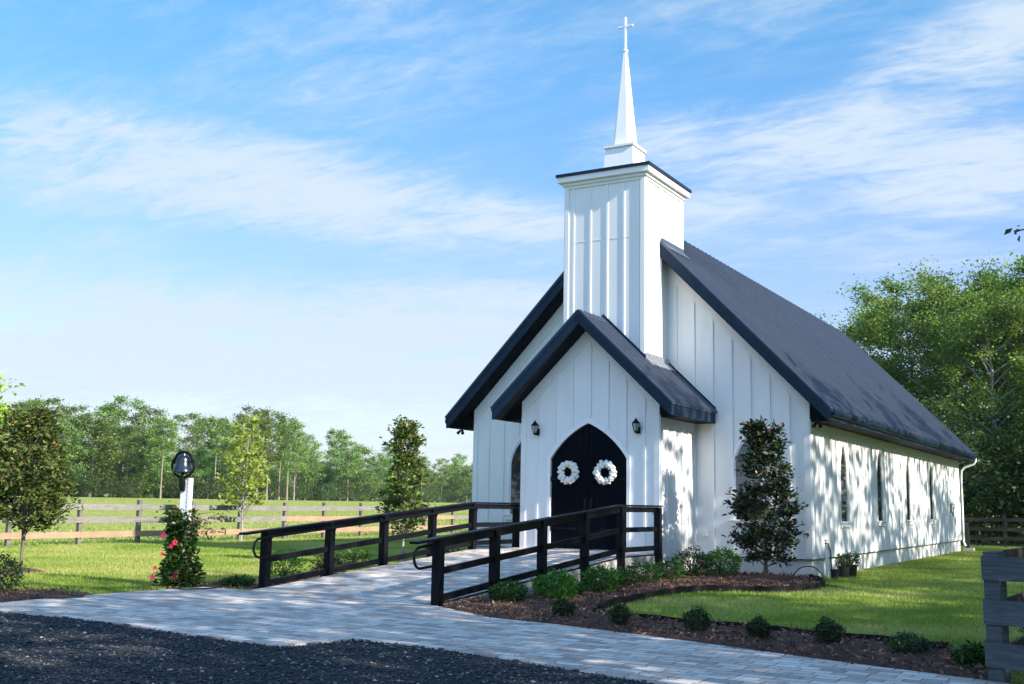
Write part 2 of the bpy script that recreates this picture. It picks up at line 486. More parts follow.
def blob(a0, e0, sa, se, tilt=0.):
    """soft patch of cloud round a compass direction (radians)"""
    da = wmath('SUBTRACT', az, a0); de = wmath('SUBTRACT', el, e0)
    de = wmath('MULTIPLY_ADD', da, -tilt, de)
    x = wmath('POWER', wmath('DIVIDE', da, sa), 2); y = wmath('POWER', wmath('DIVIDE', de, se), 2)
    return wmath('EXPONENT', wmath('MULTIPLY', wmath('ADD', x, y), -1))


# bluish brightness added to the unseen sky behind the camera, filling the shade
bk = wmath('MULTIPLY_ADD', wmath('ADD', wmath('MULTIPLY', sep.outputs[0], -.508), wmath('MULTIPLY', sep.outputs[1], .861)), -1.3, .15, clamp=True)
bk = wmath('MULTIPLY', bk, bk)
cov = None
for (a0, e0, sa, se, tilt, wgt) in [
    (-.80, .283, .32, .052, -.09, .82), (-.93, .285, .13, .060, 0, .65), (-.56, .262, .14, .030, -.05, .75),
    (-.24, .325, .18, .045, .12, .80), (-.10, .385, .14, .050, .1, .75), (-.12, .285, .13, .045, 0, .85), (-.39, .330, .11, .040, .1, .62), (-.37, .268, .10, .030, 0, .60), (-.20, .215, .12, .018, 0, .35), (-.28, .41, .12, .02, .3, .3),
    (-.85, .125, .70, .072, 0, .90), (-.55, .185, .30, .028, .02, .55), (-.85, .200, .20, .010, 0, .35)]:
    b_ = wmath('MULTIPLY', blob(a0, e0, sa, se, tilt), wgt)
    cov = b_ if cov is None else wmath('MAXIMUM', cov, b_)
cov = wmath('MAXIMUM', cov, wmath('MULTIPLY', nz.outputs['Fac'], .50))
t1 = wmath('MULTIPLY_ADD', nz.outputs['Fac'], 1.5, -.75)
t2 = wmath('ADD', wmath('MULTIPLY_ADD', nz2.outputs['Fac'], 1.3, -.65), wmath('MULTIPLY_ADD', nz3.outputs['Fac'], .9, -.45))
dens = wmath('ADD', wmath('ADD', cov, wmath('MULTIPLY', t1, wmath('ADD', wmath('MULTIPLY', cov, 1.1), .25))), wmath('MULTIPLY', t2, wmath('ADD', wmath('MULTIPLY', cov, 1.1), .15)))
fac = wn('ShaderNodeMapRange'); fac.interpolation_type = 'SMOOTHERSTEP'
wt.links.new(dens, fac.inputs[0]); fac.inputs[1].default_value = .05; fac.inputs[2].default_value = .95; fac.inputs[3].default_value = 0; fac.inputs[4].default_value = .92
fb = wmath('MAXIMUM', fac.outputs[0], wmath('MULTIPLY', bk, .9))
mixw = wn('ShaderNodeMix', data_type='RGBA'); wt.links.new(fb, mixw.inputs[0]); hsw = wn('ShaderNodeHueSaturation'); hsw.inputs['Saturation'].default_value = 1.22; hsw.inputs['Value'].default_value = 1.12
wt.links.new(sky.outputs[0], hsw.inputs['Color']); tint = wn('ShaderNodeMix', data_type='RGBA', blend_type='MULTIPLY'); tint.inputs[0].default_value = 1; tint.inputs[7].default_value = (.60, .67, .84, 1)
tl = wn('ShaderNodeMix', data_type='RGBA'); wt.links.new(wmath('MULTIPLY_ADD', el, 4.4, -.85, clamp=True), tl.inputs[0]); tl.inputs[6].default_value = (.54, .525, .70, 1); tl.inputs[7].default_value = (.50, .73, .78, 1); wt.links.new(tl.outputs[2], tint.inputs[7])
wt.links.new(hsw.outputs[0], tint.inputs[6]); wt.links.new(tint.outputs[2], mixw.inputs[6])
vm = wn('ShaderNodeMix', data_type='RGBA'); wt.links.new(bk, vm.inputs[0]); vm.inputs[6].default_value = (2.45, 2.85, 3.3, 1); vm.inputs[7].default_value = BACK_FILL; wt.links.new(vm.outputs[2], mixw.inputs[7])
# whitish veil close to the horizon
veil = wmath('MULTIPLY', wmath('EXPONENT', wmath('MULTIPLY', wmath('MAXIMUM', el, 0), -7)), .85)
mixv = wn('ShaderNodeMix', data_type='RGBA'); wt.links.new(veil, mixv.inputs[0]); wt.links.new(mixw.outputs[2], mixv.inputs[6]); mixv.inputs[7].default_value = (2.5, 2.93, 3.33, 1)
wt.links.new(mixv.outputs[2], bg.inputs[0])

S.view_settings.view_transform = 'Standard'; S.view_settings.look = 'None'; S.view_settings.gamma = 1
S.view_settings.use_curve_mapping = False
S.view_settings.exposure = 1.0
S.cycles.max_bounces = 6; S.cycles.diffuse_bounces = 3; S.cycles.transmission_bounces = 4; S.cycles.transparent_max_bounces = 6


# ---------------------------------------------------------------- terrain
def sst(a, b_, x):
    t = np.clip((x - a) / (b_ - a), 0, 1); return t * t * (3 - 2 * t)


def hgt(x, y):
    x = np.asarray(x, float); y = np.asarray(y, float)
    d = np.hypot(x - CX, y - CY)
    return 1.25 * sst(42, 150, d) * sst(0, -16, x) + .25 * sst(42, 60, d) * sst(0, -16, x) * 0


PATH = [(-3.10, -11.2), (-3.22, -12.8), (-3.15, -14.3), (-3.05, -15.8), (-2.17, -15.86), (-.2, -15.8), (1.0, -15.98), (1.95, -16.15), (3.25, -16.2), (3.37, -15.8), (3.45, -15.3),
        (4.1, -15.2), (5.6, -15.5), (7.46, -16.0), (9.8, -16.7), (12.5, -17.8), (12.5, -14.9), (10.06, -14.04), (8.35, -13.58), (6.82, -13.05), (4.67, -12.46), (3.52, -12.30), (2.6, -11.75), (1.92, -11.34)]
GRAV = [(-8, -15.2), (-4.5, -15.4), (-3.05, -15.8)] + PATH[4:15] + [(12.5, -17.8), (20, -20), (20, -45), (-14, -45), (-14, -15.5)]
BED_R = [(1.90, -11.35), (2.6, -11.75), (3.52, -12.30), (4.67, -12.46), (6.82, -13.05), (8.35, -13.58), (10.06, -14.04), (9.9, -12.1), (9.34, -11.72), (8.55, -11.5), (6.74, -11.19),
         (5.09, -11.0), (4.34, -10.62), (4.02, -9.53), (3.92, -8.4), (3.86, -7.27), (3.91, -6.09), (4.12, -5.44), (4.56, -5.19), (4.97, -4.96), (5.38, -4.41), (5.58, -3.3), (5.45, -2.2), (5.1, -1.2), (4.66, -.6), (4.66, .02), (1.80, .02)]
BED_L = [(-3.05, -11.2), (-2.0, -11.0), (-1.95, -2.2), (-1.8, .02), (-4.66, .02), (-4.7, -.8), (-3.4, -1.6), (-2.95, -4), (-2.9, -7.5), (-3.2, -9.6), (-3.5, -10.6), (-3.9, -11.5), (-3.3, -11.9)]
BED_C = [(-3.1, -13.9), (-3.3, -13.3), (-3.9, -13.2), (-4.7, -13.6), (-5.0, -14.6), (-4.4, -15.4), (-3.05, -15.8)]

xs = np.concatenate([np.linspace(-700, -90, 24), np.linspace(-80, 40, 81), np.linspace(50, 500, 14)])
ys = np.concatenate([np.linspace(-300, -50, 10), np.linspace(-45, 70, 78), np.linspace(80, 900, 30)])
X, Y = np.meshgrid(xs, ys); Z = hgt(X, Y) - np.where(0, 0, 0)
vs = np.stack([X, Y, Z], -1).reshape(-1, 3); nx = len(xs); ny = len(ys)
fs = [(j * nx + i, j * nx + i + 1, (j + 1) * nx + i + 1, (j + 1) * nx + i) for j in range(ny - 1) for i in range(nx - 1)]
g = MB(); g.v = [tuple(v) for v in vs]; g.f = fs
go = g.build('ground', M['ground'], smooth=True); go.data.materials.append(M['pasture'])
tag(go, 'green lawn and pasture running out to the distant trees', 'ground', kind='structure')
cen = [np.mean([vs[i] for i in f], 0) for f in fs]
go.data.polygons.foreach_set('material_index', [1 if (c[0] < -18.9 or c[1] > 40) else 0 for c in cen])


def sheet(poly, z, name, mat, thick=.0, parent=None):
    tris = geometry.tessellate_polygon([[Vector((x, y, 0)) for x, y in poly]])
    b_ = MB(); n = len(poly)
    b_.v = [(x, y, z) for x, y in poly]; b_.f = [tuple(t) for t in tris]
    if thick:
        b_.v += [(x, y, z - thick) for x, y in poly]
        b_.f += [(i, (i + 1) % n, n + (i + 1) % n, n + i) for i in range(n)]
    return b_.build(name, mat, parent)


tag(sheet(GRAV, .006, 'gravel_drive', M['gravel']), 'dark crushed gravel drive in front of the paved path', 'driveway', kind='structure')
tag(sheet(PATH, .030, 'path', M['paver'], .05), 'grey paver path crossing in front of the ramp', 'path', kind='structure')
# ramp with landing: pavers on top, concrete sides
RX0, RX1 = -1.95, 1.855


def ramp_z(y):
    return .53 if y > -4.45 else .034 + (.53 - .034) * (y + 11.32) / (-4.45 + 11.32)


b_ = MB()
for ya, yb in ((-11.32, -4.45), (-4.45, -2.262)):
    b_.add([(RX0, ya, ramp_z(ya)), (RX1, ya, ramp_z(ya)), (RX1, yb, ramp_z(yb)), (RX0, yb, ramp_z(yb))], [(0, 1, 2, 3)])
rt = tag(b_.build('ramp', M['paver']), 'paved ramp rising to the chapel doors between two black railings', 'ramp', kind='structure')
b_ = MB()
for x0, x1 in ((RX0 - .035, RX0), (RX1, RX1 + .035)):
    b_.prism([(x0, -11.3, -.1), (x0, -2.262, -.1), (x0, -2.262, .50), (x0, -4.45, .50), (x0, -11.3, .004)], (x1 - x0, 0, 0))
b_.build('ramp_side', M['concrete'], rt)


# mulch beds with uneven relief
def bed(poly, name, label, seed):
    rng = np.random.default_rng(seed)
    px = [p[0] for p in poly]; py = [p[1] for p in poly]
    pts = [Vector((x, y)) for x, y in poly]; n = len(pts)
    xx, yy = np.meshgrid(np.arange(min(px), max(px), .22), np.arange(min(py), max(py), .22))
    xx = xx.ravel() + rng.uniform(-.08, .08, xx.size); yy = yy.ravel() + rng.uniform(-.08, .08, yy.size)
    k = in_poly(xx, yy, poly)
    pts += [Vector((a, b2)) for a, b2 in zip(xx[k], yy[k])]
    r = geometry.delaunay_2d_cdt(pts, [(i, (i + 1) % n) for i in range(n)], [], 1, .001)
    vv, ff = r[0], r[2]
    o = MB()
    zz = []
    for v in vv:
        d = min((Vector((v.x, v.y)) - Vector(geometry.intersect_point_line(v, pts[i], pts[(i + 1) % n])[0].xy)).length if 0 <= geometry.intersect_point_line(v, pts[i], pts[(i + 1) % n])[1] <= 1 else 9 for i in range(n))
        zz.append(.012 + min(d, .5) * .12 + (rng.uniform(-.012, .02) if d > .05 else 0))
    o.v = [(v.x, v.y, z) for v, z in zip(vv, zz)]; o.f = [tuple(f) for f in ff]
    ob = o.build(name, M['mulch'], smooth=True)
    return tag(ob, label, 'mulch bed', kind='structure')


bed(BED_R, 'mulch_bed', 'brown mulch bed beside the right of the ramp and along the path', 3)
bed(BED_L, 'mulch_bed', 'narrow mulch bed along the left of the ramp', 4)
bed(BED_C, 'mulch_bed', 'small mulch patch at the left end of the path', 5)

# loose bark chips on the beds
vl = []; va = []
for poly, dens_ in ((BED_R, 420), (BED_L, 200), (BED_C, 260)):
    px = [p[0] for p in poly]; py = [p[1] for p in poly]
    A = (max(px) - min(px)) * (max(py) - min(py)); n = int(A * dens_)
    x = RNG.uniform(min(px) - .08, max(px) + .08, n); y = RNG.uniform(min(py) - .1, max(py), n)
    k = in_poly(x, y, poly) | (in_poly(x, y + .08, poly) & (RNG.random(n) < .35)) ; x = x[k]; y = y[k]; n = len(x)
    z = np.full(n, .05) + RNG.uniform(-.01, .05, n)
    z = np.where(in_poly(x, y, PATH), .036, z)
    q = leaf_quads(np.stack([x, y, z], 1), .055, .35, 0, .05, .6)
    vl.append(q); va.append(RNG.random(n))
vl = np.concatenate(vl); va = np.concatenate(va)
o = np_mesh('bark_mulch', vl, 4, M['chips'], var=va); tag(o, 'loose brown bark chips covering the flower beds', 'mulch', kind='stuff')

# gravel stones (visible wedge of the drive)
n = 150000
x = RNG.uniform(-6, 13, n); y = RNG.uniform(-23, -14.9, n)
dd = np.hypot(x - CX, y - CY)
k = in_poly(x, y, GRAV) & (dd > 3) & (RNG.random(n) < np.clip(12 / dd, .2, 1)); x = x[k]; y = y[k]; n = len(x)
r = RNG.gamma(3, .0034, n) + .005
# octahedra
base = np.array([(1, 0, 0), (0, 1, 0), (-1, 0, 0), (0, -1, 0), (0, 0, .8), (0, 0, -.8)], float)
tri = np.array([(0, 1, 4), (1, 2, 4), (2, 3, 4), (3, 0, 4), (1, 0, 5), (2, 1, 5), (3, 2, 5), (0, 3, 5)])
P = base[None] * RNG.uniform(.6, 1.25, (n, 6, 1)) * np.stack([r, r * RNG.uniform(.6, 1, n), r * RNG.uniform(.4, .8, n)], 1)[:, None]
th = RNG.uniform(0, 6.28, n); ct, st = np.cos(th), np.sin(th)
P = np.stack([P[..., 0] * ct[:, None] - P[..., 1] * st[:, None], P[..., 0] * st[:, None] + P[..., 1] * ct[:, None], P[..., 2]], -1)
P += np.stack([x, y, .006 + r * .35], 1)[:, None]
tv = P[:, tri].reshape(-1, 3)
o = np_mesh('gravel', tv, 3, M['stone'], var=np.repeat(RNG.random(n) ** 1.0, 8)); tag(o, 'loose dark crushed stones on the drive', 'gravel', kind='stuff')
# a few strays kicked up onto the pavers
n = 130
x = RNG.uniform(-2.8, 9, n); y = -15.62 + RNG.exponential(.34, n) - .12 * np.maximum(0, x - 5)
k = in_poly(x, y, PATH); x = x[k]; y = y[k]; n = len(x)
r = RNG.uniform(.004, .010, n)
P = base[None] * RNG.uniform(.6, 1.25, (n, 6, 1)) * r[:, None, None] + np.stack([x, y, .03 + r * .4], 1)[:, None]
o = np_mesh('gravel', P[:, tri].reshape(-1, 3), 3, M['stone'], var=np.repeat(RNG.random(n) * .8, 8)); tag(o, 'stray gravel stones scattered along the path edge', 'gravel', kind='stuff')


# lawn blades
def blades(name, pts, h, w, mat, label, var, lean=.5):
    n = len(pts)
    th = RNG.uniform(0, 6.28, n); hh = h * RNG.uniform(.5, 1.3, n); ww = w * RNG.uniform(.7, 1.4, n)
    s = np.stack([np.cos(th), np.sin(th), np.zeros(n)], 1) * (ww / 2)[:, None]
    ln = RNG.normal(size=(n, 2)) * lean
    tip = pts + np.stack([ln[:, 0] * hh, ln[:, 1] * hh, hh], 1)
    v = np.stack([pts - s, pts + s, tip], 1).reshape(-1, 3)
    return tag(np_mesh(name, v, 3, mat, var=var), label, 'grass', kind='stuff')


def lawn_pts(n, x0, x1, y0, y1, near=15):
    x = RNG.uniform(x0, x1, n); y = RNG.uniform(y0, y1, n)
    d = np.hypot(x - CX, y - CY)
    k = RNG.random(n) < np.clip((near / d) ** 1.6, 0, 1)
    for p in (PATH, GRAV, BED_R, BED_L, BED_C): k &= ~in_poly(x, y, p)
    k &= ~((np.abs(x) < 4.66) & (y > 0) & (y < 22.3)) & ~((np.abs(x) < 1.97) & (y > -11.4) & (y < .1))
    x = x[k]; y = y[k]
    return np.stack([x, y, hgt(x, y)], 1)


def patch(P, s, seed):
    r = np.random.default_rng(seed); v = np.zeros(len(P))
    for k in range(10):
        a = r.uniform(0, 6.28); f = s * r.uniform(.4, 2.2); v += np.sin((P[:, 0] * math.cos(a) + P[:, 1] * math.sin(a)) * f + r.uniform(0, 6.28))
    return v / 10


P1 = lawn_pts(420000, 3.8, 13, -14, 30, 15); v1 = np.clip(.42 + patch(P1, 1.6, 1) * 1.2 + RNG.normal(size=len(P1)) * .22, 0, 1)
blades('grass', P1, .055, .012, M['blade'], 'short lawn grass to the right of the chapel', v1)
P2 = lawn_pts(700000, -18.5, -2.0, -15.8, 24, 22); v2 = np.clip(.5 + patch(P2, 1.2, 2) * 1.0 + RNG.normal(size=len(P2)) * .22, 0, 1)
blades('grass', P2, .06, .02, M['blade'], 'short lawn grass between the chapel and the long fence', v2)
x = -18.9 - RNG.exponential(16, 90000); y = RNG.uniform(-30, 110, 90000); P3 = np.stack([x, y, hgt(x, y)], 1)
blades('grass', P3, .10, .04, M['blade_tall'], 'taller pasture grass beyond the long board fence', np.clip(.5 + patch(P3, .25, 3) * .9 + RNG.normal(size=len(P3)) * .2, 0, 1), .35)

# ================================================================= CHAPEL
chapel = empty('chapel', (0, 0, 0), label='white board-and-batten chapel with dark metal roof and slender white steeple', cat='chapel')
HW, L = 4.638, 22.23
ZF, ZW = .43, 3.60


def gothic(a, z0, zs, za, sag, n=10):
    """pointed arch outline, from lower left round to lower right; centred on 0"""
    def arc(p, q, s):
        p, q = Vector(p), Vector(q); ch = q - p; c2 = ch.length; R = (c2 * c2 / 4 + s * s) / (2 * s)
        mid = (p + q) / 2; nrm = Vector((-ch.y, ch.x)).normalized(); cen = mid - nrm * (R - s)
        a0 = math.atan2(p.y - cen.y, p.x - cen.x); a1 = math.atan2(q.y - cen.y, q.x - cen.x)
        if a1 - a0 > math.pi: a1 -= 2 * math.pi
        if a1 - a0 < -math.pi: a1 += 2 * math.pi
        return [(cen.x + R * math.cos(a0 + (a1 - a0) * i / n), cen.y + R * math.sin(a0 + (a1 - a0) * i / n)) for i in range(n + 1)]
    left = arc((-a, zs), (0, za), sag)
    if left[n // 2][0] > -a / 2 - 1e-3 and left[n // 2][1] < (zs + za) / 2: pass
    right = [(-x, z) for x, z in left[::-1]][1:]
    return [(-a, z0)] + left + right + [(a, z0)]


def arch_top(pts, u0, u):
    """height of an arch outline at u (None outside)"""
    for (x0, z0), (x1, z1) in zip(pts[1:-2], pts[2:-1]):
        if x0 + u0 <= u <= x1 + u0: return z0 + (z1 - z0) * (u - u0 - x0) / max(1e-9, x1 - x0)
    return None


class Plane:
    def __init__(s, o, u, n): s.o, s.u, s.n = Vector(o), Vector(u), Vector(n)
    def __call__(s, u, z, d=0): return s.o + s.u * u + Vector((0, 0, z)) + s.n * d


def ribbon(mb, pl, inner, outer, d0, d1):
    """flat moulding between two outlines standing from depth d0 to d1"""
    n = len(inner)
    V = [pl(*p, d0) for p in inner] + [pl(*p, d0) for p in outer] + [pl(*p, d1) for p in inner] + [pl(*p, d1) for p in outer]
    F = []
    for i in range(n - 1):
        F += [(2 * n + i, 2 * n + i + 1, 3 * n + i + 1, 3 * n + i), (i, i + 1, 2 * n + i + 1, 2 * n + i), (n + i, n + i + 1, 3 * n + i + 1, 3 * n + i)]
    F += [(0, n, 3 * n, 2 * n), (n - 1, 2 * n - 1, 4 * n - 1, 3 * n - 1)]
    mb.add(V, F)


def wall(mb, pl, outline, holes, battens, ztop, zbase, bw=.055, bd=.026, margin=.1, reveal=.12, skip=()):
    """sheet with holes, reveals and battens. holes: (u0, outline)"""
    polys = [[Vector((u, z, 0)) for u, z in outline]]
    for u0, h in holes: polys.append([Vector((u + u0, z, 0)) for u, z in h])
    flat = [p for q in polys for p in q]
    tris = geometry.tessellate_polygon(polys)
    mb.add([pl(p.x, p.y) for p in flat], [tuple(t) for t in tris])
    for u0, h in holes:
        n = len(h); V = [pl(u + u0, z) for u, z in h] + [pl(u + u0, z, -reveal) for u, z in h]
        mb.add(V, [(i, (i + 1) % n, n + (i + 1) % n, n + i) for i in range(n)])
    for u in battens:
        zt = ztop(u); segs = [(zbase, zt)]
        for u0, h in holes:
            a = max(p[0] for p in h)
            if abs(u - u0) < a + margin:
                uu = max(-a + 1e-4, min(a - 1e-4, u - u0)); top = arch_top(h, 0, uu) or max(p[1] for p in h)
                if abs(u - u0) >= a: top = min(p[1] for p in h[1:-1])
                bot = h[0][1]; ns = []
                for s0, s1 in segs:
                    if s0 < bot - margin: ns.append((s0, min(s1, bot - margin)))
                    if s1 > top + margin * 1.3: ns.append((max(s0, top + margin * 1.3), s1))
                segs = ns
        for s0, s1 in segs:
            if s1 - s0 > .05:
                mb.obox(pl(u - bw / 2, s0, -.001), pl.u * bw, pl.n * (bd + .001), (0, 0, s1 - s0))


def seam(mb, pl, u0, u1, z, avoid=()):
    mb.obox(pl(u0, z, -.001), pl.u * (u1 - u0), pl.n * .008, (0, 0, .012))


RS, RZ, RE = (9.244 - 3.88) / 5.2, 9.244, 5.2      # main roof slope, ridge, eave half width


def roof_top(x): return RZ - RS * abs(x)


TH = .34                                           # vertical thickness of the main roof
GW = gothic(.38, 1.24, 2.56, 3.36, .06)
GFW = gothic(.34, 1.26, 2.62, 3.30, .06)
GD = gothic(1.0, .53, 2.66, 3.50, .10, 14)
# front wall of the nave
pf = Plane((0, 0, 0), (1, 0, 0), (0, -1, 0))
mb = MB()
zt = lambda u: roof_top(u) - TH - .02
out = [(-HW, ZF), (HW, ZF), (HW, zt(HW)), (0, zt(0)), (-HW, zt(HW))]
bats = [u for u in (2.27, 2.75, 3.21, 3.68, 4.15)] + [-u for u in (2.27, 2.75, 3.21, 3.68, 4.15)] + [1.79, -1.79, 1.32, -1.32]
wall(mb, pf, out, [(-3.13, GFW), (3.13, GFW)], bats, lambda u: zt(u) - .33, ZF + .02)
for s in (-1, 1):   # frieze boards that follow the gable and corner boards
    mb.prism([pf(s * HW, zt(HW) - .36, -.001), pf(s * HW, zt(HW), -.001), pf(0, zt(0), -.001), pf(0, zt(0) - .36, -.001)], (0, -.022, 0))
    mb.obox(pf(s * HW - (.14 if s > 0 else 0), ZF + .02, -.001), (.14, 0, 0), (0, -.024, 0), (0, 0, zt(HW) - .36 - ZF - .02))
seam(mb, pf, -HW + .15, -1.9, 3.68); seam(mb, pf, 1.9, HW - .15, 3.68)
seam(mb, pf, -HW + .15, -1.9, ZF + .1) if 0 else None
mb.build('front_wall', M['white'], chapel)
# side walls
side_w = [3.1, 7.32, 11.54, 15.76]
for s in (1, -1):
    pl = Plane((s * HW, 0, 0), (0, 1, 0), (s, 0, 0))
    mb = MB(); holes = [(y, GW) for y in side_w]
    bt = [.26 + .405 * k for k in range(54)]
    wall(mb, pl, [(0, ZF), (L, ZF), (L, ZW + .05), (0, ZW + .05)], holes, bt, lambda u: ZW - .2, ZF + .02, margin=.09, reveal=.06)
    mb.obox(pl(0, ZW - .2, -.001), (0, L, 0), (s * .022, 0, 0), (0, 0, .25))
    for u in (.0, L - .13): mb.obox(pl(u, ZF + .02, -.001), (0, .13, 0), (s * .024, 0, 0), (0, 0, ZW - .2 - ZF - .02))
    mb.build('side_wall', M['white'], chapel)
# rear wall
pb = Plane((0, L, 0), (-1, 0, 0), (0, 1, 0)); mb = MB()
wall(mb, pb, out, [], [-4.2 + .42 * k for k in range(21)], lambda u: zt(u) - .33, ZF + .02)
mb.build('rear_wall', M['white'], chapel)
# foundation: nave and porch
fo = MB()
fo.box(-HW + .03, HW - .03, .03, L - .03, -.1, ZF + .02)
fo.box(-1.80, 1.80, -2.24, .01, -.1, ZF - .001)
fo.build('foundation', M['found'], chapel)
fo = MB(); fo.box(-HW - .030, HW + .030, -.030, L + .030, ZF - .014, ZF + .004); fo.build('shadow_gap_strip', M['shadow_gap'], chapel)  # dark strip coloured as the line of shade below the siding


# --- roofs ---------------------------------------------------------
def gable_roof(name, hw, top, slope, y0, y1, wall_x, thick, parent, eave_bot, rib=.34, fascia_h=.34, open_back=False):
    """standing rib metal roof. hw eave half width; top ridge z. Returns the roof object"""
    zt_ = lambda x: top - slope * abs(x)
    n = math.hypot(1, slope)
    mb = MB()
    for s in (-1, 1):
        # pan sheet
        a = Vector((0, y0, top)); bb = Vector((s * (hw + .03), y0, zt_(hw + .03)))
        nrm = Vector((s * slope, 0, 1)).normalized() * .02
        mb.obox(a, bb - a, (0, y1 - y0, 0), nrm)
        k = int((y1 - y0) / rib)
        for i in range(k + 1):
            y = y0 + .02 + (y1 - y0 - .04) * i / k
            p = a + Vector((0, y - y0, 0)) + nrm; q = bb + Vector((0, y - y0, 0)) + nrm
            w = .030; h = Vector((s * slope, 0, 1)).normalized() * .052
            mb.add([p + Vector((0, -w, 0)), p + Vector((0, w, 0)), p + Vector((0, w * .75, 0)) + h, p + Vector((0, -w * .75, 0)) + h,
                    q + Vector((0, -w, 0)), q + Vector((0, w, 0)), q + Vector((0, w * .75, 0)) + h, q + Vector((0, -w * .75, 0)) + h],
                   [(0, 1, 2, 3), (4, 7, 6, 5), (1, 5, 6, 2), (2, 6, 7, 3), (3, 7, 4, 0)])
            if rib > .3:
                for f_ in (.33, .66):
                    pass
    r = mb.build(name, M['roof'], parent)
    # structure underneath with boxed eaves, dark soffit boards
    mb = MB()
    for s in (-1, 1):
        sec = [(0, top - .004), (s * hw, zt_(hw) - .004), (s * hw, eave_bot), (s * (wall_x + .005), eave_bot), (s * (wall_x + .005), zt_(wall_x) - thick), (0, top - thick)]
        oz = zt_(hw) - thick
        sec2 = [(0, top - .004), (s * hw, zt_(hw) - .004), (s * hw, max(oz, eave_bot)), (s * (hw - (max(oz, eave_bot) - oz) / slope), max(oz, eave_bot)), (0, top - thick)]
        yw = 0 if wall_x > 3 else -2.2586
        mb.prism([(x_, y0 + .03, z_) for x_, z_ in sec2], (0, yw - y0 - .03, 0))
        mb.prism([(x_, yw + .0005, z_) for x_, z_ in sec], (0, (y1 if open_back else L) - yw - .001, 0))
        if not open_back: mb.prism([(x_, L, z_) for x_, z_ in sec2], (0, y1 - L - .03, 0))
        # soffit board joints across the raking overhang
        for i in range(int(hw / .16)):
            x_ = .1 + i * .16
            if x_ < wall_x - .05:
                mb.obox((s * x_, y0 + .035, zt_(x_) - thick - .008), (s * .012, 0, -.012 * slope), (0, abs(y0 - (0 if wall_x > 3 else -2.26)) - .05, 0), (0, 0, .010))
    mb.build('soffit', M['soffit'], r)
    fa = MB()
    ends = [(y0, -1)] if open_back else [(y0, -1), (y1, 1)]
    for yy, sg in ends:
        for s in (-1, 1):
            fa.prism([(0, yy, top + .03), (s * (hw + .02), yy, zt_(hw + .02) + .03), (s * (hw + .02), yy, eave_bot - .008), (s * (hw + .02 - max(0., eave_bot - .008 - (zt_(hw + .02) + .03 - fascia_h)) / slope - .001), yy, eave_bot - .008), (0, yy, top + .03 - fascia_h)], (0, -sg * .032, 0))
            # second stepped board, gives the double line on the rake
            fa.prism([(0, yy + sg * .018, top + .045), (s * (hw + .03), yy + sg * .018, zt_(hw + .03) + .045), (s * (hw + .03), yy + sg * .018, zt_(hw + .03) - .055), (0, yy + sg * .018, top - .055)], (0, -sg * .03, 0))
    for s in (-1, 1):
        fa.box(min(s * hw, s * (hw + .016)), max(s * hw, s * (hw + .016)), y0 + .04, y1 - (.04 if not open_back else 0), eave_bot + .005, zt_(hw) - .01)
    fa.build('fascia', M['navy'], r)
    rc = MB()
    for s in (-1, 1):
        a = Vector((0, y0 - .01, top + .052)); bb = Vector((s * .16, y0 - .01, zt_(.16) + .052))
        rc.obox(a, bb - a, (0, y1 - y0 + .02, 0), Vector((s * slope, 0, 1)).normalized() * .008)
    rc.build('ridge_cap', M['roof'], r)
    return r


roof = gable_roof('roof', RE, RZ, RS, -.536, L + .456, HW, TH, chapel, 3.60)
for s in (1, -1):
    gm = MB()      # K-style gutter
    prof = [(.02, 3.84), (.02, 3.70), (.05, 3.68), (.10, 3.70), (.135, 3.76), (.14, 3.84), (.125, 3.845), (.115, 3.77), (.09, 3.72), (.04, 3.71), (.035, 3.84)]
    gm.prism([(s * (RE + p), -.42, z) for p, z in prof], (0, L + .8, 0))
    gm.build('gutter', M['navy'], roof)
dm = MB(); dm.tube([(RE + .08, L + .25, 3.74), (RE + .08, L + .25, 3.62), (RE + .02, L + .25, 3.50), (HW + .22, L + .22, 3.36), (HW + .09, L + .2, 3.22), (HW + .075, L + .16, 3.0), (HW + .075, L + .12, .35), (HW + .14, L + .12, .2)], .042, 8)
dm.build('downspout', M['white_trim'], chapel, True)

# --- porch ---------------------------------------------------------
PW, PY = 1.8145, -2.2586
PT, PS, PE = 6.093, (6.093 - 3.866) / 2.32, 2.32
pp = Plane((0, PY, 0), (1, 0, 0), (0, -1, 0))
pz = lambda u: PT - PS * abs(u) - .30
mb = MB()
outp = [(-PW, ZF), (PW, ZF), (PW, pz(PW)), (0, pz(0)), (-PW, pz(PW))]
# door opening reaches the floor: lower edge slightly above wall base
wall(mb, pp, outp, [(0, GD)], [-1.37, -.9, -.43, .05, .51, .97, 1.44], lambda u: pz(u) - .30, ZF + .02, margin=.13, reveal=.10)
for s in (-1, 1):
    mb.prism([pp(s * PW, pz(PW) - .33, -.001), pp(s * PW, pz(PW), -.001), pp(0, pz(0), -.001), pp(0, pz(0) - .33, -.001)], (0, -.022, 0))
    mb.obox(pp(s * PW - (.13 if s > 0 else 0), ZF + .02, -.001), (.13, 0, 0), (0, -.024, 0), (0, 0, pz(PW) - .33 - ZF - .02))
seam(mb, pp, -1.6, 1.6, 4.06)
for s in (-1, 1):
    pl = Plane((s * PW, PY, 0), (0, 1, 0), (s, 0, 0))
    wall(mb, pl, [(0, ZF), (-PY, ZF), (-PY, 3.68), (0, 3.68)], [], [.42, .86, 1.30, 1.74], lambda u: 3.42, ZF + .02)
    mb.obox(pl(0, 3.42, -.001), (0, -PY - .001, 0), (s * .022, 0, 0), (0, 0, .24))
    mb.obox(pl(0, ZF + .02, -.001), (0, .13, 0), (s * .024, 0, 0), (0, 0, 2.97)); mb.obox(pl(-PY - .11, ZF + .02, -.001), (0, .109, 0), (s * .024, 0, 0), (0, 0, 2.97))
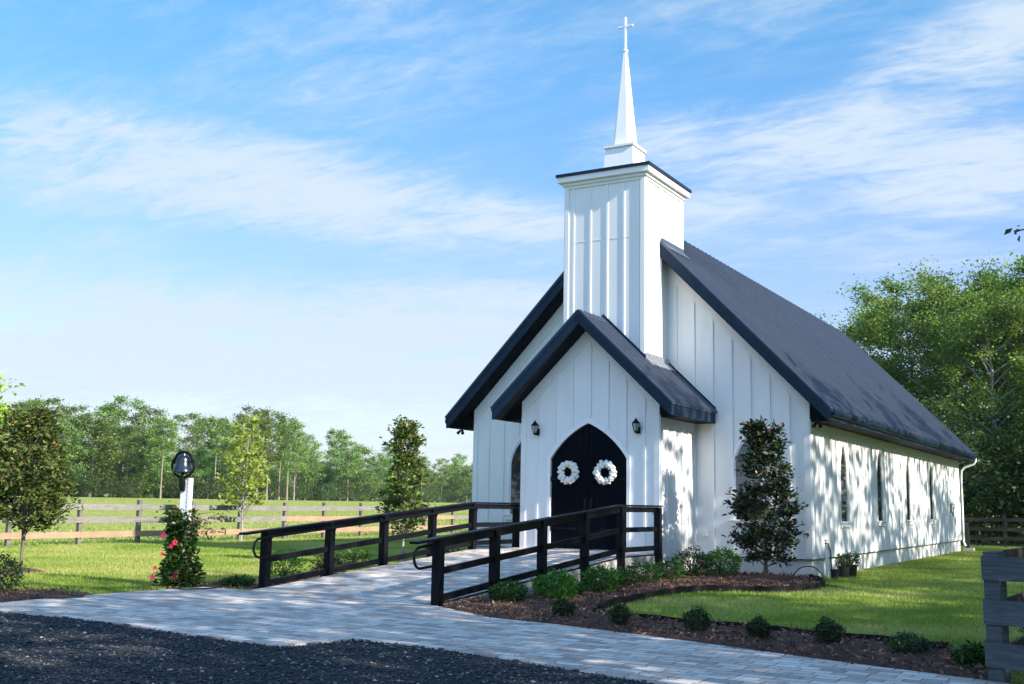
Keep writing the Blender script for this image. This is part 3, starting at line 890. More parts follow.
mb.build('porch_wall', M['white'], chapel)
proof = gable_roof('porch_roof', PE, PT, PS, -2.839, -.004, PW, .30, chapel, 3.60, fascia_h=.31, rib=.225, open_back=True)
for s in (-1, 1):   # flashing where the porch roof meets tower and wall
    fl = MB()
    a = Vector((s * 1.125, 0, PT - PS * 1.125 + .03))
    fl.obox(a + Vector((0, -1.5, 0)), (s * .17, 0, -.17 * PS), (0, 1.48, 0), Vector((s * PS, 0, 1)).normalized() * .062)
    fl.obox((s * 1.137, -1.5, PT - PS * 1.104 + .02), (s * .012, 0, 0), (0, 1.48, 0), (0, 0, .18))
    fl.build('flashing', M['galv'], proof)
for s in (-1, 1):
    fl = MB()
    p0 = Vector((s * 1.12, -.036, PT - PS * 1.12 + .03)); p1 = Vector((s * (PE + .03), -.036, PT - PS * (PE + .03) + .03))
    fl.obox(p0, p1 - p0, (0, .032, 0), (0, 0, .13))
    fl.build('step_flashing', M['navy'], proof); fl = MB()
    p0 = Vector((0, -1.495, PT + .03)); p1 = Vector((s * 1.12, -1.495, PT - PS * 1.12 + .03))
    fl.obox(p0, p1 - p0, (0, .034, 0), (0, 0, .12))
    fl.build('step_flashing', M['navy'], proof)

# --- doors ----------------------------------------------------------
tr = MB()
GDo = gothic(1.0 + .085, .53, 2.70, 3.63, .115, 14)
ribbon(tr, pp, GD, GDo, -.002, .03)
tr.build('door_frame', M['white_trim'], chapel)
for s in (-1, 1):
    half = [(x_, z_) for x_, z_ in GD if x_ * s > .004]
    if s < 0: poly = [(-.004, .535)] + [(-.985, .535)] + [(max(x_ * .985, -.985), z_ - .006) for x_, z_ in half[1:]] + [(-.004, 3.485)]
    else: poly = [(.985, .535), (.004, .535), (.004, 3.485)] + [(min(x_ * .985, .985), z_ - .006) for x_, z_ in half[:-1]]
    mb = MB(); mb.prism([pp(x_, z_, -.075) for x_, z_ in poly], (0, -.045, 0))
    # vertical plank battens standing proud between grooves
    for i in range(6):
        x0 = s * (.012 + i * .162); x1 = s * (.012 + i * .162 + .150); xa, xb_ = sorted((x0, x1))
        za, zb = (arch_top(GD, 0, xa + .0) or 2.66), (arch_top(GD, 0, xb_) or 2.66)
        mb.prism([pp(xa, .56, -.031), pp(xb_, .56, -.031), pp(xb_, min(zb, 3.46) - .03, -.031), pp(xa, min(za, 3.46) - .03, -.031)], (0, -.005, 0))
    dr = mb.build('door', M['door'], chapel)
    for z in (1.02, 2.18):
        h = MB(); h.box(*sorted((s * .97, s * .40)), PY + .0115, PY + .0205, z - .018, z + .018)
        h.add([pp(s * .40, z + .045, -.012), pp(s * .28, z, -.012), pp(s * .40, z - .045, -.012), pp(s * .40, z, -.003)], [(0, 1, 3), (1, 2, 3)])
        h.tube([(s * .99, PY - .005, z - .06), (s * .99, PY - .005, z + .06)], .014, 8)
        h.build('hinge', M['iron'], dr)
    h = MB()
    h.box(*sorted((s * .05, s * .10)), PY + .0115, PY + .0215, 1.40, 1.72)
    h.tube([(s * .075, PY + .01, 1.68), (s * .075, PY - .045, 1.66), (s * .075, PY - .055, 1.56), (s * .075, PY - .045, 1.46), (s * .075, PY + .01, 1.44)], .010, 8)
    h.build('handle', M['iron'], dr, True)
th_ = MB(); th_.box(-1.03, 1.03, PY - .16, PY + .09, .5305, .552); th_.build('threshold', M['galv'], chapel)


# --- windows ----------------------------------------------------------
def window(pl, u0, gl, a, z0, zs, za, sag):
    fr = MB(); go_ = gothic(a + .075, z0, zs + .02, za + .12, sag + .01)
    sh = lambda q: [(x_ + u0, z_) for x_, z_ in q]
    ribbon(fr, pl, sh(gl), sh(go_), -.002, .016)
    gi = gothic(a - .035, z0 + .035, zs, za - .07, sag)
    ribbon(fr, pl, sh(gi), sh(gothic(a - .001, z0 + .002, zs, za - .003, sag)), -.03, -.004)
    fr.obox(pl(u0 - a + .001, z0 + .002, -.05), pl.u * (2 * a - .002), pl.n * .038, (0, 0, .034))
    w = fr.build('window', M['white_trim'], chapel)
    pm = MB(); g2 = gothic(a - .03, z0 + .03, zs, za - .06, sag); pm.prism([pl(x_ + u0, z_, -.026) for x_, z_ in g2], pl.n * .012)
    pm.build('pane', M['glass'], w)
    sm = MB(); sm.obox(pl(u0 - a - .12, z0 - .11, -.001), pl.u * (2 * a + .24), pl.n * .055, (0, 0, .107)); sm.obox(pl(u0 - a - .15, z0 - .005, -.04), pl.u * (2 * a + .3), pl.n * .12, (0, 0, .03))
    sm.build('sill', M['white_trim'], w)


for s in (1, -1):
    pl = Plane((s * HW, 0, 0), (0, 1, 0), (s, 0, 0))
    for y in side_w: window(pl, y, GW, .38, 1.24, 2.56, 3.36, .06)
for u in (-3.13, 3.13): window(pf, u, GFW, .34, 1.26, 2.62, 3.30, .06)

# --- tower ----------------------------------------------------------
TW, TY0, TY1, TZ = 1.10, -1.457, 1.0, 9.934
mb = MB()
for o_, u_, n_, wd, bts in (((0, TY0, 0), (1, 0, 0), (0, -1, 0), TW, (-.86, -.385, .08, .54, .93)), ((0, TY1, 0), (-1, 0, 0), (0, 1, 0), TW, (-.7, -.23, .23, .7))):
    pl = Plane(o_, u_, n_)
    wall(mb, pl, [(-wd, 4.2), (wd, 4.2), (wd, 9.72), (-wd, 9.72)], [], bts, lambda u: 9.56, 4.3, bd=.017)
    mb.obox(pl(-wd, 9.56, -.001), pl.u * 2 * wd, pl.n * .03, (0, 0, .16))
    for u in (-wd, wd - .11): mb.obox(pl(u, 4.3, -.001), pl.u * .11, pl.n * .034, (0, 0, 5.26))
    seam(mb, pl, -wd + .12, wd - .12, 8.14)
for s in (-1, 1):
    pl = Plane((s * TW, (TY0 + TY1) / 2, 0), (0, 1, 0), (s, 0, 0)); wd = (TY1 - TY0) / 2
    wall(mb, pl, [(-wd, 4.2), (wd, 4.2), (wd, 9.72), (-wd, 9.72)], [], (-.72, -.24, .24, .72), lambda u: 9.56, 4.3)
    mb.obox(pl(-wd, 9.56, -.001), pl.u * 2 * wd, pl.n * .03, (0, 0, .16))
    for u in (-wd, wd - .11): mb.obox(pl(u, 4.3, -.001), pl.u * .11, pl.n * .034, (0, 0, 5.26))
tower = mb.build('tower', M['white'], chapel)
o1, o2 = .16, .198
cm = MB(); cm.box(-TW - o1, TW + o1, TY0 - o1, TY1 + o1, 9.72, 9.862); cm.box(-TW - .07, TW + .07, TY0 - .07, TY1 + .07, 9.64, 9.719)
cm.build('cornice', M['white_trim'], tower)
cm = MB(); cm.box(-TW - o2, TW + o2, TY0 - o2, TY1 + o2, 9.864, 9.934)
ym = (TY0 + TY1) / 2
cm.add([(-TW - o2, TY0 - o2, 9.934), (TW + o2, TY0 - o2, 9.934), (TW + o2, TY1 + o2, 9.934), (-TW - o2, TY1 + o2, 9.934), (0, ym, 10.10)], [(0, 1, 4), (1, 2, 4), (2, 3, 4), (3, 0, 4)])
cm.build('tower_roof', M['navy'], tower)
for s in (-1, 1):   # flashing where the main roof meets the tower sides
    fl = MB()
    z = RZ - RS * 1.104
    fl.obox((s * 1.137, -.50, z + .0), (s * .014, 0, 0), (0, 1.50, 0), (0, 0, .17))
    fl.obox((s * 1.12, -.53, z + .02), (s * .17, 0, -.17 * RS), (0, 1.55, 0), Vector((s * RS, 0, 1)).normalized() * .064)
    fl.build('flashing', M['roof'], tower)

# --- steeple ---------------------------------------------------------
sm = MB()


def frustum(mb, h0, z0, h1, z1, ch=0.):
    def ring(h, z):
        if not ch: return [(-h, ym - h, z), (h, ym - h, z), (h, ym + h, z), (-h, ym + h, z)]
        c = h * ch
        return [(-h + c, ym - h, z), (h - c, ym - h, z), (h, ym - h + c, z), (h, ym + h - c, z), (h - c, ym + h, z), (-h + c, ym + h, z), (-h, ym + h - c, z), (-h, ym - h + c, z)]
    a, b2 = ring(h0, z0), ring(h1, z1); n = len(a)
    mb.add(a + b2, [(i, (i + 1) % n, n + (i + 1) % n, n + i) for i in range(n)] + [tuple(range(n))[::-1], tuple(range(n, 2 * n))])


frustum(sm, .455, 9.95, .375, 10.80); frustum(sm, .425, 10.80, .425, 10.86); frustum(sm, .425, 10.86, .30, 10.905)
st_ = sm.build('steeple', M['spire'], chapel)
sm = MB(); frustum(sm, .272, 10.905, .045, 13.56, .36); sm.build('spire', M['spire'], st_)
sm = MB(); sm.lathe((0, ym, 13.52), [(.05, 0), (.075, .02), (.08, .05), (.055, .08), (.03, .10), (.045, .13), (.04, .17), (.0, .2)], 16)
sm.build('finial', M['spire'], st_, True)
sm = MB(); sm.box(-.026, .026, ym - .026, ym + .026, 13.66, 14.52); sm.box(-.215, .215, ym - .022, ym + .022, 14.235, 14.285)
sm.build('cross', M['spire'], st_)


# --- lamps and fittings ----------------------------------------------
def lantern(u, z):
    p = MB(); y = PY - .03
    p.box(u - .05, u + .05, y - .02, y + .03, z - .10, z + .06)
    p.tube([(u, y, z - .03), (u, y - .07, z - .08), (u, y - .12, z - .05)], .012, 6)
    y2 = y - .125
    p.lathe((u, y2, z), [(.0, -.10), (.035, -.09), (.05, -.06), (.045, -.05)], 6)
    p.lathe((u, y2, z), [(.105, .12), (.11, .125), (.085, .155), (.05, .19), (.045, .20), (.03, .22), (.012, .235), (.02, .25), (.0, .26)], 6)
    for k in range(6):
        t = 2 * math.pi * k / 6
        p.tube([(u + .045 * math.cos(t), y2 + .045 * math.sin(t), z - .055), (u + .10 * math.cos(t), y2 + .10 * math.sin(t), z + .125)], .006, 4)
    w = p.build('wall_lamp', M['iron'], chapel)
    q = MB(); q.lathe((u, y2, z), [(.042, -.05), (.094, .12)], 6); q.build('lamp_glass', M['white_glass'], w)


lantern(-1.37, 3.33); lantern(1.29, 3.33)
for (x_, y_) in ((-4.85, -.30), (4.90, -.30)):
    f_ = MB(); f_.lathe((x_, y_, 3.54), [(.05, .058), (.05, .02), (.0, .01)], 10)
    for s in (-1, 1):
        f_.tube([(x_, y_, 3.56), (x_ + s * .05, y_ - .03, 3.51)], .012, 6)
        f_.tube([(x_ + s * .03, y_ - .02, 3.54), (x_ + s * .085, y_ - .09, 3.45), ], [.028, .048], 10)
    f_.build('flood_light', M['iron'], chapel, True)
f_ = MB(); f_.box(2.02, 2.12, -.06, 0, .88, 1.02); f_.box(2.01, 2.13, -.075, -.055, .99, 1.03); f_.build('outlet_cover', M['white_trim'], chapel)
f_ = MB(); f_.box(HW + .03, HW + .05, 19.68, 19.80, 1.5, 1.86); f_.tube([(HW + .05, 19.74, 1.84), (HW + .16, 19.74, 1.86), (HW + .18, 19.74, 1.74), (HW + .10, 19.74, 1.66)], .012, 6)
f_.tube([(HW + .11 + .05 * math.sin(t * .7), 19.74 + .13 * math.cos(t), 1.56 + .16 * math.sin(t)) for t in [k * .35 for k in range(19)]], .012, 6)
f_.build('hose_bracket', M['iron'], chapel, True)


# ================================================================= WREATHS
def wreath(x_, z_, rot, label):
    rng = np.random.default_rng(int(rot * 10) + 5)
    mb = MB(); y = PY - .035
    N1, N2 = 34, 8; R_, r_ = .185, .055
    for i in range(N1):
        t = 2 * math.pi * i / N1
        for k in range(N2):
            a = 2 * math.pi * k / N2; rr = r_
            mb.v.append(((R_ + rr * math.cos(a)) * math.cos(t), -rr * math.sin(a) * .8, (R_ + rr * math.cos(a)) * math.sin(t)))
            mb.f.append((i * N2 + k, ((i + 1) % N1) * N2 + k, ((i + 1) % N1) * N2 + (k + 1) % N2, i * N2 + (k + 1) % N2))
    # bolls: flower heads of petals
    heads = [(.225, 2 * math.pi * i / 14) for i in range(14)] + [(.15, 2 * math.pi * (i + .5) / 9) for i in range(9)] + [(.19, 2 * math.pi * (i + .3) / 13) for i in range(13)]
    for i, (rr, t) in enumerate(heads):
        t += rng.uniform(-.08, .08) + rot; rr += rng.uniform(-.012, .012)
        c = Vector((rr * math.cos(t), -.035 - rng.uniform(0, .02) - (.02 if i > 22 else 0), rr * math.sin(t)))
        s = rng.uniform(.044, .062)
        b0 = len(mb.v)
        for q in range(5):
            for p_ in range(8):
                th2 = math.pi * (q + .5) / 5; ph = 2 * math.pi * p_ / 8
                k = s * (1 + .22 * math.cos(4 * ph + i) * math.sin(th2)) * rng.uniform(.92, 1.08)
                mb.v.append((c.x + k * math.sin(th2) * math.cos(ph), c.y - k * .8 * math.cos(th2), c.z + k * math.sin(th2) * math.sin(ph)))
        for q in range(4):
            for p_ in range(8):
                mb.f.append((b0 + q * 8 + p_, b0 + q * 8 + (p_ + 1) % 8, b0 + (q + 1) * 8 + (p_ + 1) % 8, b0 + (q + 1) * 8 + p_))
        mb.f.append(tuple(b0 + p_ for p_ in range(8)))
    mb.v = [(a_ * 1.08, b_2, c_2 * 1.08) for a_, b_2, c_2 in mb.v]
    o = mb.build('wreath', M['wreath']); o.location = (x_, y + .02, z_)
    tag(o, label, 'wreath', 'white wreaths on the chapel doors')


wreath(-.50, 2.335, 0, 'round white cotton wreath hanging on the left door leaf')
wreath(.47, 2.335, 1, 'round white cotton wreath hanging on the right door leaf')


# ================================================================= RAILINGS
def railing(x, posts, ybreak, inner, capx, label):
    """x line, post y list, ybreak: where slope meets landing; inner: +1/-1 side of the walkway; capx: y where the cap starts"""
    r = empty('railing', (x, posts[0], 0), label=label, cat='railing', group='black railings along the ramp')
    o = Vector((x, posts[0], 0))
    y0 = posts[0]; zc0, zc1 = 1.055, 1.60
    tz = lambda y: zc1 if y >= ybreak else zc0 + (zc1 - zc0) * (y - y0) / (ybreak - y0)
    for y in posts:
        b1 = MB(); w = .07; zt2 = tz(y) - .045
        b1.box(-w, w, y - y0 - w, y - y0 + w, -.05, zt2)
        b1.build('post', M['rail'], r)
    def run(name, dz, wdt, hgt_, off, ya, yb):
        b1 = MB(); ys_ = [ya] + ([ybreak] if ya < ybreak < yb else []) + [yb]
        for p_, q_ in zip(ys_[:-1], ys_[1:]):
            b1.bar((off, p_ - y0, tz(p_) + dz), (off, q_ - y0 + (.0), tz(q_) + dz), wdt, hgt_)
        return b1.build(name, M['rail'], r)
    yl = posts[-1]
    run('cap_rail', -.02, .16, .04, 0, capx, yl + .12)
    # boards between posts
    for nm, dz, hh in (('top_board', -.10, .11), ('middle_rail', -.52, .105), ('bottom_rail', -.93, .105)):
        for a, b2 in zip(posts[:-1], posts[1:]):
            bb = MB(); bb.bar((0, a - y0 + .0705, tz(a + .07) + dz), (0, b2 - y0 - .0705, tz(b2 - .07) + dz), .042, hh); bb.build(nm, M['rail'], r)
    hx = inner * .135
    pts = []
    zs = tz(y0) - .12
    e = posts[0] - .30
    for k in range(9):
        t = math.pi * k / 8
        pts.append((hx, e - y0 - .15 * math.sin(t), (zs - .03) - .16 + .16 * math.cos(t) - .0))
    pts = pts[::-1]
    path = [(hx, .12, zs - .335 + .01)] + pts + [(hx, .1, tz(y0 + .1) - .12)] + [(hx, y - y0, tz(y) - .12) for y in [ybreak]] + [(hx, yl - y0 + .12, zc1 - .12), (hx - inner * 0, yl - y0 + .32, zc1 - .12)]
    hb = MB(); hb.tube(path, .021, 10); hr = hb.build('handrail', M['rail'], r, True)
    for y in posts:
        bk = MB(); bk.tube([(inner * .07, y - y0, tz(y) - .21), (inner * .11, y - y0, tz(y) - .20), (hx, y - y0, tz(y) - .135)], .009, 6); bk.build('bracket', M['iron'], hr, True)
    return r


railing(1.94, [-11.31, -9.64, -8.0, -6.3, -4.64, -2.67], -4.64, -1, -11.97, 'black railing on the right side of the ramp nearest the mulch bed')
railing(-2.04, [-10.83, -9.1, -7.42, -5.70, -4.07, -2.08], -4.07, 1, -11.43, 'black railing on the left side of the ramp nearest the bell post')


# ================================================================= VEGETATION
def seg_tree(seed, H, tr, base, prof, nl, up=.35, sub=4, wob=.04, lean=(0, 0), trunk_top=.92, subl=.45, stems=1, spread=.0):
    """returns wood mesh builder and arrays of twig points (N,3) with outward directions. prof(t): crown radius at t in 0..1 of the crown height"""
    rng = np.random.default_rng(seed); wood = MB(); tw = []; od = []
    for sidx in range(stems):
        ang = 2 * math.pi * sidx / stems + rng.uniform(-.3, .3)
        n = 8; path = []
        for i in range(n + 1):
            t = i / n
            sx = spread * math.cos(ang) * max(0, t - .15) if stems > 1 else 0; sy = spread * math.sin(ang) * max(0, t - .15) if stems > 1 else 0
            path.append(Vector((lean[0] * t * H + sx + rng.normal() * wob * H * .3 * t, lean[1] * t * H + sy + rng.normal() * wob * H * .3 * t, t * H * trunk_top)))
        rad = [tr * (1 - .86 * (i / n) ** .9) / (1 if stems == 1 else 1.5) * (1.25 if i == 0 else 1) for i in range(n + 1)]
        wood.tube(path, rad, 7)
        def at(z):
            t = min(.999, max(0, z / (H * trunk_top))) * n; i = int(t); return path[i].lerp(path[i + 1], t - i)
        for k in range(nl // stems):
            t = (k + rng.uniform(0, 1)) / (nl // stems)
            z = base + (H * trunk_top - base) * t
            a = k * 2.4 + rng.uniform(-.5, .5)
            R_ = prof((z - base) / (H - base)) * rng.uniform(.75, 1.15)
            p0 = at(z - R_ * up * .4); d = Vector((math.cos(a), math.sin(a), 0))
            pe = Vector((d.x * R_ + p0.x * .8, d.y * R_ + p0.y * .8, min(H, z + R_ * up + rng.uniform(-.03, .03) * H)))
            pm = p0.lerp(pe, .5) + Vector((rng.normal(), rng.normal(), rng.normal())) * R_ * .08 + Vector((0, 0, R_ * .06))
            r0 = max(.006, tr * .38 * (1 - .6 * t)); wood.tube([p0, pm, pe], [r0, r0 * .6, r0 * .2], 5, False)
            tw.append(pe); od.append(d)
            for j in range(sub):
                f_ = rng.uniform(.3, 1); q0 = p0.lerp(pm, f_ * 2) if f_ < .5 else pm.lerp(pe, f_ * 2 - 1)
                a2 = a + rng.uniform(-1.3, 1.3); l2 = R_ * subl * rng.uniform(.5, 1.1)
                q1 = q0 + Vector((math.cos(a2) * l2, math.sin(a2) * l2, rng.uniform(-.25, .6) * l2)); q1.z = min(q1.z, H)
                wood.tube([q0, q1], [r0 * .4, r0 * .12], 4, False)
                tw.append(q1); od.append(Vector((math.cos(a2), math.sin(a2), 0)))
                if R_ > .5: tw.append(q0.lerp(q1, .5)); od.append(Vector((math.cos(a2), math.sin(a2), 0)))
    return wood, np.array([tuple(p) for p in tw]), np.array([tuple(d) for d in od])


def make_tree(name, seed, H, tr, base, prof, nl, leaf_mat, bark, ls, nleaf, sig, sub=4, up=.35, aspect=.6, leafup=.3, var_spread=.22, **k):
    rng = np.random.default_rng(seed + 100)
    wood, tw, od = seg_tree(seed, H, tr, base, prof, nl, up, sub, **k)
    idx = rng.integers(0, len(tw), nleaf)
    w = rng.uniform(.45, 1.35, len(tw))
    sg = np.array([sig, sig, sig * .62])
    P = tw[idx] + rng.normal(size=(nleaf, 3)) * sg * w[idx][:, None]
    P[:, 2] = np.maximum(P[:, 2], .12)
    q = leaf_quads(P, ls, aspect, leafup, .12, .4, rng, outward=od[idx] * .5)
    cl = rng.normal(size=len(tw)) * .20
    va = np.clip(.45 + cl[idx] + rng.normal(size=nleaf) * var_spread, 0, 1)
    r = empty(name)
    wood.build('trunk', bark, r, True)
    np_mesh('crown', q, 4, leaf_mat, r, va)
    return r


def put(o, x, y, rz=0, s=1., z=None, **k):
    o.location = (x, y, float(hgt(x, y)) - .02 if z is None else z); o.rotation_euler = (0, 0, rz)
    o.scale = (s, s, s) if not isinstance(s, tuple) else s
    for kk in ('label', 'category', 'group'):
        if kk in o: del o[kk]
    tag(o, **k)


# prototypes for the distant treeline
def egg(r, lo=.35, pk=.4): return lambda t: r * (lo + (1 - lo) * math.sin(min(1, max(0, t) / pk) * math.pi / 2) if t < pk else math.sqrt(max(0, 1 - ((t - pk) / (1.02 - pk)) ** 2)) * 1.0 + .04)


far_h = [make_tree('hardwood_tree', 20 + i, 13, .22, 1.0 + i * .4, egg((4.4, 3.8, 5.0)[i], .55, .38), 24, M['lf_far'], M['bark'], .31, 12500, .66, sub=3, up=.3, subl=.4) for i in range(3)]
far_p = [make_tree('pine_tree', 40 + i, 15, .17, (7.0, 8.2, 5.6)[i], egg((2.5, 2.1, 3.0)[i], .55, .35), 24, M['lf_pine'], M['bark_pine'], .36, 3800, .46, sub=4, up=.25, aspect=.5, trunk_top=.97, wob=.015) for i in range(3)]
far_b = [make_tree('bush', 60 + i, 3.2, .08, .2, egg(1.9, .8, .3), 16, M['lf_oak'], M['bark'], .26, 1100, .38, sub=3) for i in range(2)]


def ray_pos(px, d):
    """ground position d metres from the photographer in the compass direction seen at picture column px"""
    a = math.atan2(px - 512, FPX) ; ang = math.pi / 2 + YAW - a
    return CX + d * math.cos(ang), CY + d * math.sin(ang)


rt_ = random.Random(5)
used = set()


def place(protos, i, x, y, s, **k):
    p = protos[i]
    if p.name in used: o = copy_tree(p)
    else: o = p; used.add(p.name)
    put(o, x, y, rt_.uniform(0, 6.28), s, **k)
    return o


def zone(px):
    if px < 150: return 'left of the bell post'
    if px < 240: return 'between bell post and yellow sapling'
    if px < 385: return 'between yellow sapling and columnar magnolia'
    return 'between columnar magnolia and chapel'


# front rank hardwoods, column centre, height scale, distance
front = [(-60, 180, 1.2), (-18, 185, 1.25), (20, 190, 1.25), (62, 182, 1.18), (97, 186, 1.08), (132, 190, 1.03), (118, 215, 1.2), (160, 192, .95), (200, 196, .92), (222, 215, 1.0), (243, 222, .96), (268, 236, .9), (300, 232, .98),
         (322, 262, 1.0), (345, 258, 1.08), (365, 250, 1.02), (385, 268, 1.05), (408, 290, 1.0), (430, 310, .92), (452, 330, .98), (470, 285, .88), (492, 300, .9), (520, 300, .95), (560, 310, .95)]
for j, (px, d, s) in enumerate(front):
    x, y = ray_pos(px, d)
    s *= rt_.uniform(.72, .92)
    place(far_h, j % 3, x, y, (s * 1.1, s * 1.1, s), label='leafy hardwood of the distant treeline, ' + zone(px), cat='tree', group='hardwoods of the distant treeline ' + zone(px))
pines = [(5, 200, 1.15), (30, 206, 1.2), (48, 210, 1.12), (80, 212, 1.18), (110, 208, 1.1), (128, 205, 1.12), (150, 206, 1.08), (167, 180, .98), (190, 204, 1.08), (205, 212, 1.15), (220, 190, 1.02), (232, 206, 1.05), (252, 205, 1.08), (262, 186, .98), (272, 192, 1.06), (284, 212, 1.1),
         (292, 196, .96), (299, 190, .9), (310, 240, 1.05), (340, 262, 1.15), (352, 244, .95), (395, 300, 1.05), (425, 300, .9), (445, 320, .95), (461, 330, .98), (480, 320, .9), (-30, 205, 1.2)]
for j, (px, d, s) in enumerate(pines):
    x, y = ray_pos(px, d)
    s *= rt_.uniform(.86, 1.04)
    place(far_p, j % 3, x, y, s, label='bare-trunked pine of the distant treeline, ' + zone(px), cat='pine tree', group='pines of the distant treeline ' + zone(px))
for j in range(46):
    px = -40 + j * 12 + rt_.uniform(-4, 4); d = 172 + (px > 150) * 14 + max(0, px - 230) * .42 + rt_.uniform(0, 8)
    x, y = ray_pos(px, d)
    place(far_b, j % 2, x, y, rt_.uniform(.7, 1.25), label='low bush under the distant treeline, ' + zone(px), cat='bush', group='bushes along the distant treeline ' + zone(px))
# shadowy undergrowth that closes the foot of the treeline
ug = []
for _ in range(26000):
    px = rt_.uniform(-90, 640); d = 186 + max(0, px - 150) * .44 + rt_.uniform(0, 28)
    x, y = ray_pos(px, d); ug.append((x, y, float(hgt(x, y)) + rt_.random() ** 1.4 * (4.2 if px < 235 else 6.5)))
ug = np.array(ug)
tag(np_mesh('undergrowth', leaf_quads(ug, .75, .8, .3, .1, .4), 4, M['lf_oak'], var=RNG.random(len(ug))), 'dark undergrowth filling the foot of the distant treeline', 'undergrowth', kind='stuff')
# deep wood behind: rear rank that closes the gaps
for j in range(30):
    px = -60 + j * 21 + rt_.uniform(-6, 6); d = 225 + max(0, px - 150) * .45 + rt_.uniform(0, 20)
    x, y = ray_pos(px, d)
    place(far_h, j % 3, x, y, (1.3, 1.3, rt_.uniform(.66, .80)), label='rear hardwood of the distant treeline, ' + zone(px), cat='tree', group='rear hardwoods of the distant wood ' + zone(px))

# wood behind the chapel
N = NT('leaf_litter'); f = N.noise(6, 6, .7)
N.l(N.ramp(f, [(.3, (.022, .020, .012)), (.7, (.055, .048, .03))]), N.p.inputs['Base Color']); N.set(Roughness=.95); N.bump(f, .8, .1); M['litter'] = N.m
tag(sheet([(-9, 30.5), (40, 30.5), (44, 90), (-30, 90), (-16, 50)], .02, 'wood_floor', M['litter']), 'dark leaf litter on the floor of the wood behind the chapel', 'ground', kind='structure')
ug = RNG.uniform(size=(16000, 3)) * np.array([26, 28, 1]) + np.array([-9, 31.5, 0]); ug[:, 2] = ug[:, 2] ** 2 * 3.6
tag(np_mesh('undergrowth', leaf_quads(ug, .28, .7, .3, .1, .4), 4, M['lf_oak'], var=RNG.random(len(ug))), 'leafy undergrowth on the floor of the wood behind the chapel', 'undergrowth', kind='stuff')
wd_a = [make_tree('oak_tree', 80 + i, 17, .26, (4.0, 3.0, 5.2)[i], egg((4.0, 4.6, 3.4)[i], .5, .5), 30, M['lf_wood'], M['bark_pale'], .19, 24000, .50, sub=4, up=.55, wob=.05, subl=.42) for i in range(3)]
wd_b = [make_tree('understory_tree', 90 + i, 7, .08, .8, egg(2.2, .6, .5), 22, M['lf_oak'], M['bark'], .17, 5200, .36, sub=4) for i in range(2)]
# (x, y, height scale)
wood = [(-11.5, 60, .86), (-7.5, 56, .93), (-3.8, 58, 1.06), (-.2, 54, 1.06), (2.6, 60, 1.12), (5.0, 52, 1.06), (7.6, 56, 1.08), (9.8, 50, 1.0), (11.8, 58, 1.05), (-5.6, 66, 1.05), (1.2, 68, 1.1), (-15.2, 68, .9), (6.4, 68, 1.1), (13.8, 48, 1.0), (14.6, 64, 1.05), (3.4, 46, .86), (8.4, 43, .84)]
for j, (x, y, s) in enumerate(wood):
    lab = ['tall pale-trunked oak standing in the wood behind the chapel', 'broad oak with low leafy limbs in the wood behind the chapel', 'high-crowned narrow oak in the wood behind the chapel'][j % 3]
    place(wd_a, j % 3, x, y, s, label=lab, cat='oak tree', group=lab.split(' in ')[0].split(' standing')[0] + 's behind the chapel')
for j in range(44):
    x = rt_.uniform(-6, 14); y = rt_.uniform(33, 58)
    place(wd_b, j % 2, x, y, rt_.uniform(.6, 1.15), label='small shaded understory tree in the wood behind the chapel', cat='tree', group='understory trees behind the chapel')

# oaks standing off to the right: they throw the dappled shade
sh = [make_tree('oak_tree', 120 + i, 12, .28, 2.6, egg((5.0, 4.4)[i], .6, .45), 24, M['lf_oak'], M['bark'], .34, (3600, 3100)[i], .60, sub=4, up=.4) for i in range(2)]
SHADE = [(27, -5.5, 1.22), (28, 2.5, 1.30), (27.5, 10.5, 1.25), (28.5, 18, 1.3), (30, 26, 1.3), (26.5, -13, 1.25), (21, -18.5, 1.2), (29, -21, 1.4), (35, -9, 1.3), (36, 6, 1.3), (37, 16, 1.3), (23.5, -27, 1.3), (33, -30, 1.4), (24, 36, 1.3), (21, 46, 1.3), (30, 56, 1.4)]
for j, (x, y, s) in enumerate(SHADE):
    rt_ = random.Random(40 + j)
    lab_ = ['spreading oak shading the drive from beyond the right edge', 'narrower oak shading the lawn from beyond the right edge'][j % 2]
    place(sh, j % 2, x, y, s, label=lab_, cat='oak tree', group=['spreading oaks off to the right', 'narrower oaks off to the right'][j % 2])
for j, (x, y, s) in enumerate([(20.5, -7.5, .95), (22, -3.5, 1.05), (19.8, .8, .9), (21.5, 5.5, 1.1), (20, 10.5, .95), (22, 15.5, 1.1), (20.5, 20.5, 1.0), (19.5, -11, .85)]):
    place(wd_b, j % 2, x, y, s, label='small leafy tree shading the side lawn from beyond the right edge', cat='tree', group='small trees off to the right of the lawn')
for j, (x, y, s) in enumerate([(-19, -31, .8), (-25, -35, .95), (-14, -38, .9), (-31, -44, 1.1)]):
    place(sh, j % 2, x, y, s, label='oak across the drive mirrored in the left gable window', cat='oak tree', group='oaks across the drive behind the photographer')
